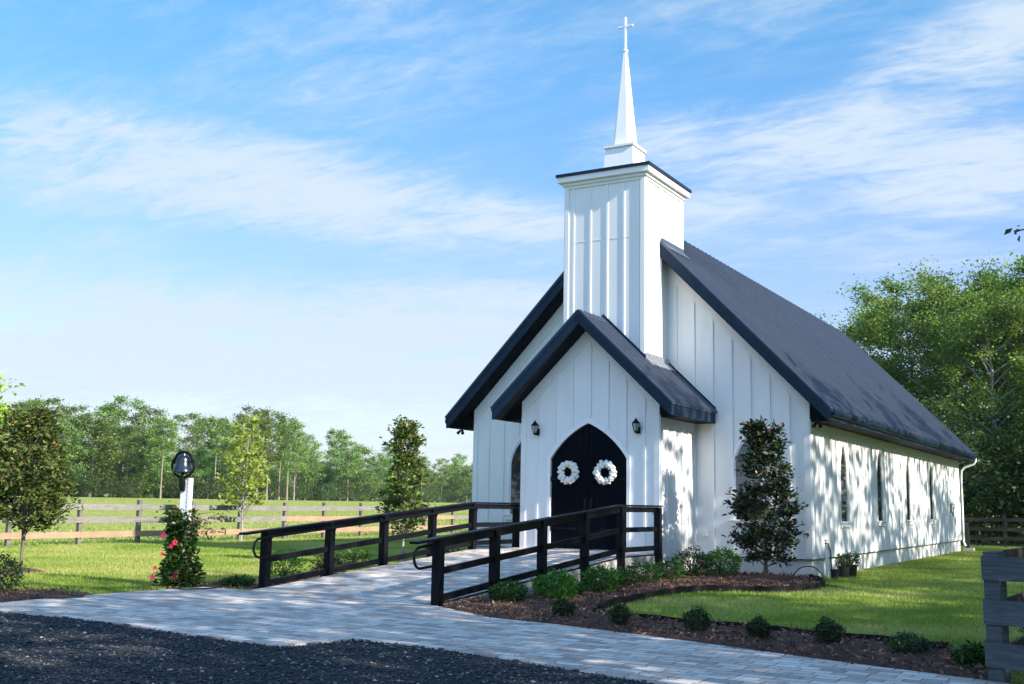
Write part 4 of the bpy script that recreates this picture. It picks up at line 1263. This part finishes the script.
# the oak whose twig reaches into the picture
tw_o = make_tree('oak_tree', 131, 8.5, .2, 2.8, egg(2.9, .6, .45), 26, M['lf_oak'], M['bark'], .16, 4200, .42, sub=4, up=.4)
tw_o.location = (15.2, -12.8, 0); tag(tw_o, 'young oak past the near fence with one long limb reaching into view', 'oak tree')
tx, ty = ray_pos(1031, 12.2)
e_ = Vector((tx - 15.2, ty + 12.8, 4.50))
lm = MB(); lm.tube([(0, 0, 3.6), e_ * .4 + Vector((0, 0, 2.2)), e_ * .75 + Vector((0, 0, 1.2)), e_], [.07, .045, .025, .008], 7)
lm.tube([e_, e_ + Vector((-.06, .02, -.0))], [.006, .003], 5)
lm.build('limb', M['bark'], tw_o, True)
ep = np.array(e_)
Pq = np.concatenate([ep + np.array([.25, -.02, .02]) * RNG.random((26, 1)) * 3 + RNG.normal(size=(26, 3)) * .07 + np.array([.1, 0, 0]), ep + np.array([(-.05, .0, .0), (-.06, .0, .03), (-.05, 0, -.04), (-.02, 0, .05), (-.0, 0, -.05)])])
np_mesh('twig_leaves', leaf_quads(Pq, .10, .55, .0, .1, .2), 4, M['lf_oak'], tw_o, RNG.random(len(Pq)))


# ---- near trees -----------------------------------------------------
def near_tree(name, loc, label, cat, seed, H, tr, base, prof, nl, mat, ls, nleaf, sig, bark, rust=0, rust_mat=None, **k):
    r = make_tree(name, seed, H, tr, base, prof, nl, mat, bark, ls, nleaf, sig, **k)
    r.location = loc; tag(r, label, cat)
    if rust:
        rng = np.random.default_rng(seed); cr = [c for c in children(r) if c.name.startswith('crown')][0]
        co = np.empty(len(cr.data.vertices) * 3); cr.data.vertices.foreach_get('co', co); co = co.reshape(-1, 4, 3)[:, 0]
        ok = co[rng.random(len(co)) < rust * np.clip((co[:, 2] / H) ** 2 * 1.6, .1, 1.5)]
        q = leaf_quads(ok + rng.normal(size=ok.shape) * .03, ls * .8, .35, .7, .1, .3, rng)
        np_mesh('new_leaves', q, 4, M['lf_rust'], r, rng.random(len(ok)))
    return r


near_tree('magnolia_tree', (4.12, -1.88, .04), 'dark conical magnolia in the mulch bed before the right gable wall', 'magnolia tree', 201, 3.42, .045, .34,
          lambda t: (.68 - .52 * t ** .9) * (1 if t > .08 else .8) * (1 + .16 * math.sin(23 * t)) + .03, 74, M['lf_magd'], .135, 5200, .09, M['bark'], rust=.07, sub=4, up=.42, aspect=.40, trunk_top=.97, subl=.4)
near_tree('magnolia_tree', (-4.12, -3.88, 0), 'slender columnar magnolia with coppery leaves behind the left railing', 'magnolia tree', 202, 3.5, .035, .75,
          lambda t: (.44 - .28 * t ** 1.5) * (1 + .2 * math.sin(19 * t)), 60, M['lf_magl'], .12, 4600, .08, M['bark_pale'], rust=.12, sub=4, up=.6, aspect=.42, trunk_top=.97, subl=.45)
near_tree('magnolia_tree', (-8.55, -10.97, 0), 'round-crowned magnolia with coppery leaves at the left edge of the lawn', 'magnolia tree', 203, 3.38, .05, .80,
          lambda t: .80 * (.7 + t) if t < .3 else .80 * max(.06, 1 - (t - .3) / .73) ** .8, 66, M['lf_magl'], .13, 6500, .12, M['bark'], rust=.10, sub=4, up=.5, aspect=.42, stems=2, spread=.12, trunk_top=.97)
near_tree('sapling', (-17.3, 4.3, 0), 'thin sapling with pale yellow-green leaves standing by the long fence', 'sapling', 204, 4.5, .04, 1.0,
          lambda t: .78 - .5 * t, 46, M['lf_yel'], .17, 1500, .11, M['bark_pale'], sub=4, up=.8, aspect=.6, trunk_top=.97)
x, y = ray_pos(-28, 47)
near_tree('sweetgum_tree', (x, y, float(hgt(x, y))), 'bright yellow-green tree cut by the left edge behind the magnolia', 'tree', 205, 5.9, .08, 1.0,
          egg(1.25, .5, .5), 46, M['lf_yel'], .19, 2400, .22, M['bark_pale'], sub=4, up=.6, aspect=.7)
mr = MB(); mr.lathe((-8.55, -10.97, 0), [(.55, .004), (.4, .05), (.2, .09), (.0, .10)], 18)
tag(mr.build('mulch_ring', M['mulch'], smooth=True), 'ring of brown mulch round the foot of the left magnolia', 'mulch', kind='structure')
mr = MB(); mr.lathe((4.12, -1.88, 0), [(.9, .05), (.55, .11), (.2, .15), (.0, .15)], 18)
tag(mr.build('mulch_mound', M['mulch'], smooth=True), 'low mulch mound round the foot of the dark magnolia', 'mulch', kind='structure')


# ---- shrubs ---------------------------------------------------------
def shrub(name, loc, rx, h, mat, ls, n, seed, label, cat='shrub', group=None, flowers=0, fmat=None, aspect=.45, ball=False, ragged=.12, gaps=0):
    rng = np.random.default_rng(seed); r = empty(name, loc, label=label, cat=cat, group=group)
    st2 = MB(); tips = []
    for k in range(14):
        a = rng.uniform(0, 6.28); rr = rx * rng.uniform(.3, .9); z = h * rng.uniform(.45, .95)
        e = Vector((rr * math.cos(a), rr * math.sin(a), z)); mid = Vector((e.x * .35, e.y * .35, z * .5))
        st2.tube([(0, 0, -.03), mid, e], [.012, .008, .003], 5, False); tips.append(e)
    st2.build('stem', M['stem'], r)
    d = rng.normal(size=(n, 3)); d /= np.linalg.norm(d, axis=1)[:, None]; rad = rng.uniform(.45, 1, n) ** .5
    bump = 1 + ragged * (np.sin(d[:, 0] * 5 + seed) + np.sin(d[:, 1] * 6 + seed * 2) + np.sin(d[:, 2] * 7)) * .7
    P = d * (rad * bump)[:, None] * np.array([rx, rx, h * .52]); P[:, 2] += h * .50
    P += rng.normal(size=P.shape) * ls * .35
    P = P[P[:, 2] > .015]
    q = leaf_quads(P, ls, aspect, .35, .12, .35, rng, outward=np.stack([P[:, 0] / rx, P[:, 1] / rx, np.zeros(len(P))], 1) * .8)
    np_mesh('foliage', q, 4, mat, r, np.clip(.45 + rng.normal(size=len(P)) * .25, 0, 1))
    for k in range(flowers):
        dd = rng.normal(size=3); dd[2] = abs(dd[2]); dd /= np.linalg.norm(dd)
        c = Vector((dd[0] * rx * 1.0, dd[1] * rx * 1.0, h * .5 + dd[2] * h * .55)); flower(c, Vector(dd), rng.uniform(.02, .035), fmat, r, rng)
    return r


def flower(c, d, s, mat, parent, rng):
    d = d.normalized(); a = d.orthogonal().normalized(); b2 = d.cross(a); mb = MB()
    for k in range(5):
        t = 2 * math.pi * k / 5 + .3; u = a * math.cos(t) + b2 * math.sin(t); w = d.cross(u)
        V = [c, c + u * s * .6 + w * s * .42 + d * s * .35, c + u * s * 1.15 + w * s * .25 + d * s * .25, c + u * s * 1.15 - w * s * .25 + d * s * .25, c + u * s * .6 - w * s * .42 + d * s * .35]
        mb.add(V, [(0, 1, 2, 3, 4)])
    mb.build('flower', mat, parent)


BOXP = [(4.37, -11.81), (5.42, -12.22), (6.51, -12.31), (7.36, -12.52), (8.16, -12.47), (9.08, -12.7)]
boxes = [(x_, y_, r_, h_) for (x_, y_), r_, h_ in zip(BOXP, (.15, .125, .165, .14, .16, .21), (.25, .27, .30, .25, .29, .21))]
ord_ = ['first', 'second', 'third', 'fourth', 'fifth', 'sixth']
for i, (x, y, rx, h) in enumerate(boxes):
    shrub('boxwood', (x, y, .045), rx, h, M['lf_box'], .032, 1700, 300 + i, 'small round boxwood, ' + ord_[i] + ' from the ramp in the bed along the path', 'boxwood', 'boxwoods in the bed along the path', ragged=.13)
for i, (x, y, rx, h, mat, ls, n, fl_, lab) in enumerate([
    (2.72, -10.45, .27, .34, 'lf_shrub', .05, 1500, 0, 'fine-leaved shrub at the foot of the near railing, nearest the path'),
    (2.95, -9.35, .36, .44, 'lf_bright', .085, 800, 0, 'bright green large-leaved shrub beside the lower ramp wall'),
    (2.75, -8.45, .24, .26, 'lf_shrub', .05, 1100, 0, 'low dull green shrub between the two bright ramp shrubs'),
    (2.85, -7.45, .33, .44, 'lf_bright', .085, 800, 0, 'bright green large-leaved shrub beside the middle of the ramp wall'),
    (2.62, -6.2, .30, .36, 'lf_shrub', .05, 1100, 0, 'greyish shrub growing against the middle of the ramp wall'),
    (2.55, -4.9, .36, .42, 'lf_shrub', .06, 1100, 1, 'dark shrub growing against the landing wall'),
    (2.55, -3.6, .38, .40, 'lf_shrub', .06, 1100, 0, 'dark low shrub below the last railing post'),
    (2.55, -2.2, .42, .60, 'lf_shrub', .075, 1000, 7, 'rose bush with pink blooms at the porch corner'),
    (2.85, -1.1, .45, .60, 'lf_bright', .075, 1300, 3, 'full green shrub with few blooms before the outlet on the gable wall')]):
    shrub('shrub', (x, y, .04), rx, h, M[mat], ls, n, 320 + i, lab, 'shrub', None, fl_, M['pink'])
for i, (x, y, rx, h, mat, fl_, lab) in enumerate([
    (-3.30, -8.95, .38, .52, 'lf_bright', 0, 'bright green shrub behind the first bay of the far railing'),
    (-2.90, -8.05, .30, .46, 'lf_dry', 7, 'reddish flowering shrub behind the second post of the far railing'),
    (-4.3, -5.6, .42, .55, 'lf_bright', 0, 'green shrub behind the second bay of the far railing'),
    (-2.75, -10.75, .26, .13, 'lf_shrub', 2, 'low flowering plant beside the end post of the far railing'),
    (-3.4, -3.2, .38, .50, 'lf_shrub', 0, 'green shrub behind the landing end of the far railing'),
    (-4.8, -1.3, .40, .62, 'lf_shrub', 0, 'green shrub at the foot of the left gable wall'),
    (-4.45, -14.35, .42, .60, 'lf_box', 0, 'grey-green bush cut by the left edge beside the path')]):
    shrub('shrub', (x, y, .03), rx, h, M[mat], .075 if i != 6 else .06, 650 if i != 6 else 1500, 350 + i, lab, 'shrub', None, fl_, M['red'])
# weeds at the foot of the right foreground fence
for i, (x, y, rx, h) in enumerate([(9.85, -13.2, .22, .20), (10.5, -12.6, .35, .65), (10.95, -13.3, .35, .75)]):
    shrub('weed_clump', (x, y, .02), rx, h, M['lf_shrub'], .07, 700, 380 + i, ['low weeds beside the corner post of the near fence', 'leafy weeds behind the corner of the near fence', 'tall weeds showing between the boards of the near fence'][i], 'weeds', ragged=.25)


# ================================================================= FENCES
def fence(name, pts, zt_levels, bh, label, cat='fence', post_h=1.45, side=1, mats=('wood_grey',) * 3, pw=.13, bt=.035, ext=0, new=None, over=.05):
    p0 = Vector((pts[0][0], pts[0][1], 0)); r = empty(name, tuple(p0), label=label, cat=cat)
    P = [Vector((x, y, float(hgt(x, y)))) - p0 for x, y in pts]
    for i, p in enumerate(P):
        b1 = MB(); d = (P[min(i + 1, len(P) - 1)] - P[max(i - 1, 0)]).normalized(); n = Vector((-d.y, d.x, 0)).normalized()
        w = pw / 2; q = p + Vector((0, 0, -.1))
        b1.obox(q - Vector((d.x, d.y, 0)) * w - n * w, Vector((d.x, d.y, 0)) * pw, n * pw, (0, 0, post_h + .1 + rt_.uniform(-.03, .03)))
        b1.build('post', M['wood_post'] if mats[0] == 'wood_grey' else M[mats[0]], r)
    for i in range(len(P) - 1):
        d = (P[i + 1] - P[i]); dn = Vector((d.x, d.y, 0)).normalized(); n = Vector((-dn.y, dn.x, 0)) * side
        for k, z in enumerate(zt_levels):
            a = P[i] + n * (pw / 2 + bt / 2 + .001) + Vector((0, 0, z + rt_.uniform(-.015, .015))); e = P[i + 1] + n * (pw / 2 + bt / 2 + .001) + Vector((0, 0, z + rt_.uniform(-.015, .015)))
            mt = mats[k]
            isnew = new and new(i, k)
            a = a - (dn * over if i == 0 else -dn * .004); e = e - (-dn * over if i == len(P) - 2 else dn * .004)
            b1 = MB(); b1.bar(a, e, bt, bh)
            o = b1.build('board', M['wood_new'] if isnew else M[mt], r)
            if isnew: o['label'] = 'fresh orange-brown board'
    return r


fy = [-9.3, -6.9, -4.45, -1.94, .43, 2.84, 5.21, 7.67, 10.05, 12.51, 14.95, 17.35, 19.74, 22.2, 24.6, 27, 29.4]
fence('board_fence', [(-18.3, y) for y in fy], (1.22, .80, .34), .19, 'long three-board farm fence between the lawn and the pasture', side=-1, new=lambda i, k: k == 2 or (k == 1 and i in (7, 8, 9, 11)))
fence('rear_fence', [(-6.5 + 2.4 * k, 29.2) for k in range(9)], (1.22, .80, .38), .16, 'dark board fence at the wood edge behind the chapel', mats=('wood_brown',) * 3, side=-1)
fence('near_fence', [(10.14, -14.0), (12.49, -14.75), (14.9, -15.5)], (1.075, .67, .26), .225, 'weathered grey board fence at the lower right corner', mats=('wood_dark',) * 3, side=-1, post_h=1.20, pw=.15, bt=.04, over=.075)
fence('return_fence', [(10.14, -13.8), (10.30, -11.2), (10.46, -8.6)], (1.13, .68, .27), .2, 'brown board fence running back from the near fence corner', mats=('wood_brown',) * 3, side=-1, post_h=1.22, pw=.13)
x, y = ray_pos(0, 28.5)
lb = MB(); lb.obox((0, 0, -.1), (.14, .03, 0), (-.01, .04, 0), (.05, 0, 1.75))
lbo = lb.build('leaning_board', M['wood_grey']); lbo.location = (x - .12, y, 0); tag(lbo, 'upright weathered board cut by the left edge behind the magnolia', 'board')

# ================================================================= BELL POST
bp = empty('bell_post', (-3.45, -11.42, 0), D2R(14), label='white post with a black cast bell on a yoke beside the path', cat='bell post')
b1 = MB(); b1.box(-.075, .075, -.075, .075, -.05, 1.93); b1.build('post', M['post_white'], bp)
b1 = MB(); b1.box(-.085, .085, -.075 - .012, -.0755, 1.66, 1.93) if 0 else None
b1.tube([(-.02, -.10, 1.70), (-.02, -.12, 1.82), (-.02, -.13, 1.95)], [.045, .06, .05], 8)
arc_ = [(-.02 + .225 * math.sin(t), -.13, 2.13 - .19 * math.cos(t)) for t in [math.pi * (k / 8 - 1) * .62 for k in range(17)]]
b1.tube(arc_, .020, 8)
b1.lathe((-.02 - .20, -.13, 2.22), [(.0, -.04), (.035, -.03), (.035, .03), (.0, .04)], 8); b1.lathe((-.02 + .20, -.13, 2.22), [(.0, -.04), (.035, -.03), (.035, .03), (.0, .04)], 8)
b1.build('bracket', M['iron'], bp, True)
b1 = MB(); b1.tube([(-.02 - .2, -.13, 2.22), (-.02 - .13, -.13, 2.34), (-.02 - .06, -.13, 2.385), (-.02 + .06, -.13, 2.385), (-.02 + .13, -.13, 2.34), (-.02 + .2, -.13, 2.22)], .028, 8); b1.build('yoke', M['iron'], bp, True)
b1 = MB(); b1.lathe((-.02, -.13, 2.02), [(.165, .0), (.185, .005), (.188, .03), (.165, .07), (.138, .13), (.125, .19), (.12, .245), (.10, .285), (.06, .305), (.05, .34), (.0, .35)], 24)
b1.lathe((-.02, -.13, 2.02), [(.165, .0), (.13, .06), (.10, .15), (.085, .22), (.0, .25)], 24)
M['bell'] = mat_plain('blue_black_bell', (.010, .016, .028), .25, .2, 6)
bl = b1.build('bell', M['bell'], bp, True)
b1 = MB(); b1.tube([(-.02, -.13, 2.24), (-.02, -.13, 2.04)], .008, 6); b1.lathe((-.02, -.13, 1.99), [(.0, -.02), (.03, .0), (.03, .03), (.0, .06)], 10); b1.build('clapper', M['iron'], bl, True)
b1 = MB()
for k in range(34):
    z = 2.22 - k * .034; t = k % 2
    ring = [(.105 + (.009 * math.cos(a) if t else 0), -.09 + (0 if t else .009 * math.cos(a)), z + .019 * math.sin(a)) for a in [2 * math.pi * q / 8 for q in range(9)]]
    b1.tube(ring, .0035, 4, False)
b1.build('chain', M['iron'], bp)
# flowering vine
rng = np.random.default_rng(77); vn = empty('flowering_vine', (-3.5, -11.42, 0), label='climbing vine with pink trumpet blooms wrapped round the bell post', cat='vine')
vs_ = MB()
for k in range(5):
    vs_.tube([(.14 * math.cos(t * 2.3 + k) * (1 - t * .08), .14 * math.sin(t * 2.3 + k) * (1 - t * .08), t * .33) for t in [q * .4 for q in range(int(9 + k * 1.4))]], .008, 5, False)
vs_.tube([(.1, 0, 1.1), (.3, .12, 1.3), (.5, .2, 1.34), (.74, .3, 1.26)], [.008, .006, .005, .003], 5, False); vs_.tube([(.1, 0, .9), (.3, .15, 1.08), (.55, .25, 1.0)], [.008, .006, .003], 5, False)
vs_.build('stem', M['stem'], vn)
P = []
for _ in range(2600):
    z = rng.uniform(0, 1) ** 1.1 * 1.36; t = z / 1.36
    r_ = (.32 if t < .5 else .32 - (t - .5) * .3) * rng.uniform(.3, 1) * (1 + .25 * math.sin(7 * t + 1)); a = rng.uniform(0, 6.28)
    P.append((r_ * math.cos(a) + .04 * math.sin(5 * t), r_ * math.sin(a), z + .03))
for _ in range(420):
    z = rng.uniform(.05, 1.22); P.append((.10 + rng.normal() * .09, -.15 + rng.normal() * .06, z))
P = np.array(P); q = leaf_quads(P, .10, .5, .1, .1, .35, rng, outward=np.stack([P[:, 0], P[:, 1], P[:, 2] * 0], 1) * 3, droop=.25)
np_mesh('foliage', q, 4, M['lf_shrub'], vn, np.clip(.5 + rng.normal(size=len(P)) * .3, 0, 1))
P = np.concatenate([np.array([.1, 0, 1.1]) + np.array([.66, .28, .16]) * rng.random((70, 1)), np.array([.1, 0, .9]) + np.array([.5, .25, .12]) * rng.random((50, 1)), np.array([-.1, -.05, 1.2]) + rng.normal(size=(90, 3)) * np.array([.12, .1, .14])]) + 0
P += rng.normal(size=P.shape) * .04
np_mesh('dry_leaves', leaf_quads(P, .08, .5, 0, .1, .4, rng), 4, M['lf_dry'], vn, rng.random(len(P)))
for (x_, z_) in ((-.22, .92), (-.06, .74), (.0, .80), (-.22, .60), (.06, .26), (.0, .20), (-.34, .36), (-.38, .20)):
    flower(Vector((x_ * 1.0 + .16, x_ * .3 - .30, z_)), Vector((.4, -1, .2)), rng.uniform(.030, .055), M['pink'], vn, rng)

# ================================================================= SMALL THINGS


def strip(pts, h, t, name, mat, label, cat, z0=0.):
    mb = MB(); n = len(pts)
    for i, (x, y) in enumerate(pts):
        a = Vector(pts[max(i - 1, 0)]); b2 = Vector(pts[min(i + 1, n - 1)]); d = (b2 - a).normalized(); nn = Vector((-d.y, d.x)) * t / 2
        wob = .012 * math.sin(i * 1.7)
        mb.v += [(x - nn.x, y - nn.y, z0 - .05), (x + nn.x, y + nn.y, z0 - .05), (x + nn.x, y + nn.y, z0 + h + wob), (x - nn.x, y - nn.y, z0 + h + wob)]
    for i in range(n - 1):
        for k in range(4): mb.f.append((4 * i + k, 4 * i + (k + 1) % 4, 4 * i + 4 + (k + 1) % 4, 4 * i + 4 + k))
    mb.f += [(0, 1, 2, 3), (4 * n - 4, 4 * n - 3, 4 * n - 2, 4 * n - 1)]
    return tag(mb.build(name, mat), label, cat)


def smooth_pts(p, n=6):
    out_ = []
    for i in range(len(p) - 1):
        p0, p1, p2, p3 = p[max(i - 1, 0)], p[i], p[i + 1], p[min(i + 2, len(p) - 1)]
        for k in range(n):
            t = k / n
            out_.append(tuple(.5 * ((2 * b3) + (-a3 + c3) * t + (2 * a3 - 5 * b3 + 4 * c3 - d3) * t * t + (-a3 + 3 * b3 - 3 * c3 + d3) * t ** 3) for a3, b3, c3, d3 in zip(p0, p1, p2, p3)))
    return out_ + [tuple(p[-1])]


strip(smooth_pts([(4.34, -10.62), (4.02, -9.53), (3.92, -8.4), (3.86, -7.27), (3.91, -6.09), (4.12, -5.44), (4.56, -5.19), (4.97, -4.96), (5.38, -4.41), (5.58, -3.3), (5.45, -2.2), (5.1, -1.2), (4.72, -.55)]), .13, .05, 'lawn_edging', M['edging'],
      'black edging curving between the shrub bed and the lawn', 'lawn edging')
strip(smooth_pts([(4.30, -10.66), (5.09, -11.03), (6.74, -11.22), (8.55, -11.53), (9.34, -11.75)], 4), .09, .05, 'lawn_edging', M['edging'], 'black straight edging behind the row of boxwoods', 'lawn edging')
strip(smooth_pts([(-3.12, -11.2), (-3.5, -11.75), (-4.6, -12.6), (-5.4, -13.1)], 3), .03, .03, 'lawn_edging', M['edging'], 'thin black edging by the foot of the bell post', 'lawn edging') if 0 else None


def cable(pts, r, name, label, cat, mat='rubber'):
    mb = MB(); mb.tube(smooth_pts(pts, 5), r, 6); return tag(mb.build(name, M[mat], smooth=True), label, cat)


cable([(-3.5, -11.5, .03), (-3.15, -11.9, .05), (-2.8, -11.95, .05), (-2.62, -11.5, .05), (-2.75, -11.15, .05), (-2.9, -11.0, .03)], .012, 'hose', 'thin black hose looping onto the path by the bell post', 'hose')
cable([(-5.5, -14.5, .04), (-4.3, -14.9, .06), (-3.5, -14.75, .06), (-3.0, -14.35, .05), (-2.88, -14.0, .05), (-3.1, -13.8, .03), (-3.8, -14.0, .03), (-5.0, -14.0, .03)], .016, 'hose', 'black hose lying across the left end of the path', 'hose')
cable([(4.4, -.9, .06), (4.62, -1.0, .28), (5.0, -1.35, .34), (5.35, -1.9, .2), (5.5, -2.3, .06), (5.75, -2.5, .03), (6.0, -2.3, .02)], .014, 'hose', 'black garden hose arching over the edging at the chapel corner', 'hose')
# hose tap on white pipes at the corner
tp = empty('yard_tap', (4.86, .32, 0), label='brass tap on white standpipes at the chapel corner', cat='tap')
b1 = MB(); b1.tube([(0, 0, -.05), (0, 0, .78)], .022, 10); b1.tube([(0, .16, -.05), (0, .16, .72), (0, .08, .76), (0, 0, .76)], .018, 8); b1.build('pipe', M['white_trim'], tp, True)
M['brass'] = mat_plain('aged_brass', (.16, .12, .06), .4, .2, 20, metallic=.8)
b1 = MB(); b1.tube([(0, -.06, .80), (0, .06, .80), (.03, .13, .78), (.03, .15, .70)], .016, 8); b1.tube([(0, 0, .78), (0, 0, .87)], .010, 6); b1.tube([(-.045, 0, .87), (.045, 0, .87)], .010, 6); b1.build('spigot', M['brass'], tp, True)
b1 = MB(); b1.tube(smooth_pts([(.03, .15, .70), (.05, .20, .6), (.05, .23, .4), (.06, .25, .15), (.1, .28, .02), (.3, .3, .02)], 4), .016, 7); b1.build('hose', M['rubber'], tp, True)


def pot(x, y, r, h, plant, label):
    p = empty('nursery_pot', (x, y, .0), label=label, cat='plant pot', group='black nursery pots by the side wall')
    b1 = MB(); b1.lathe((0, 0, 0), [(0, .0), (r * .78, .0), (r * .96, h * .88), (r * 1.06, h * .885), (r * 1.07, h), (r * .98, h), (r * .93, h * .86), (0, h * .84)], 20); b1.build('pot', M['rubber'], p, True)
    b1 = MB(); b1.lathe((0, 0, h * .845), [(r * .92, 0), (0, .015)], 16); b1.build('soil', M['mulch'], p)
    if plant:
        s_ = shrub('potted_shrub', (x, y, h * .8), plant[0], plant[1], M['lf_shrub'], .05, 520, int(x * 100), plant[2], 'potted plant', 'plants in the black pots', ragged=.2)


pot(5.12, .85, .14, .26, (.21, .34, 'leafy plant growing in the pot nearest the tap'), 'black nursery pot holding a leafy plant, nearest the tap')
pot(5.15, 1.45, .15, .28, (.24, .34, 'leafy plant growing in the pot farthest from the tap'), 'black nursery pot holding a leafy plant, farthest from the tap')
pot(5.05, .30, .10, .22, None, 'small empty black pot beside the standpipes')
# utility pedestal at rear corner
up_ = empty('utility_box', (HW + .20, L + .30, 0), label='dark narrow utility box standing at the rear corner of the chapel', cat='utility box')
b1 = MB(); b1.box(-.07, .07, -.1, .1, .12, 1.10); b1.add([(-.085, -.12, 1.10), (.085, -.12, 1.10), (.085, .12, 1.10), (-.085, .12, 1.10), (-.085, .12, 1.16), (.085, .12, 1.16)], [(0, 1, 2, 3), (0, 1, 5, 4), (2, 3, 4, 5), (0, 4, 3), (1, 2, 5)]); b1.build('housing', M['rubber'], up_)
b1 = MB(); b1.box(-.15, .25, -.25, .25, -.02, .12); b1.build('slab', M['concrete'], up_)


# ================================================================= AIR
hz = bpy.data.materials.new('haze_air'); hz.use_nodes = True
nt = hz.node_tree; nt.nodes.remove(nt.nodes['Principled BSDF'])
pv = nt.nodes.new('ShaderNodeVolumePrincipled'); pv.inputs['Color'].default_value = (.86, .93, 1, 1); pv.inputs['Density'].default_value = HAZE; pv.inputs['Anisotropy'].default_value = 0
nt.links.new(pv.outputs[0], nt.nodes['Material Output'].inputs['Volume'])
mb = MB(); mb.box(-720, 520, -320, 920, -1.2, 30)
tag(mb.build('haze', hz), 'thin morning haze over the field and woods', 'haze', kind='stuff')
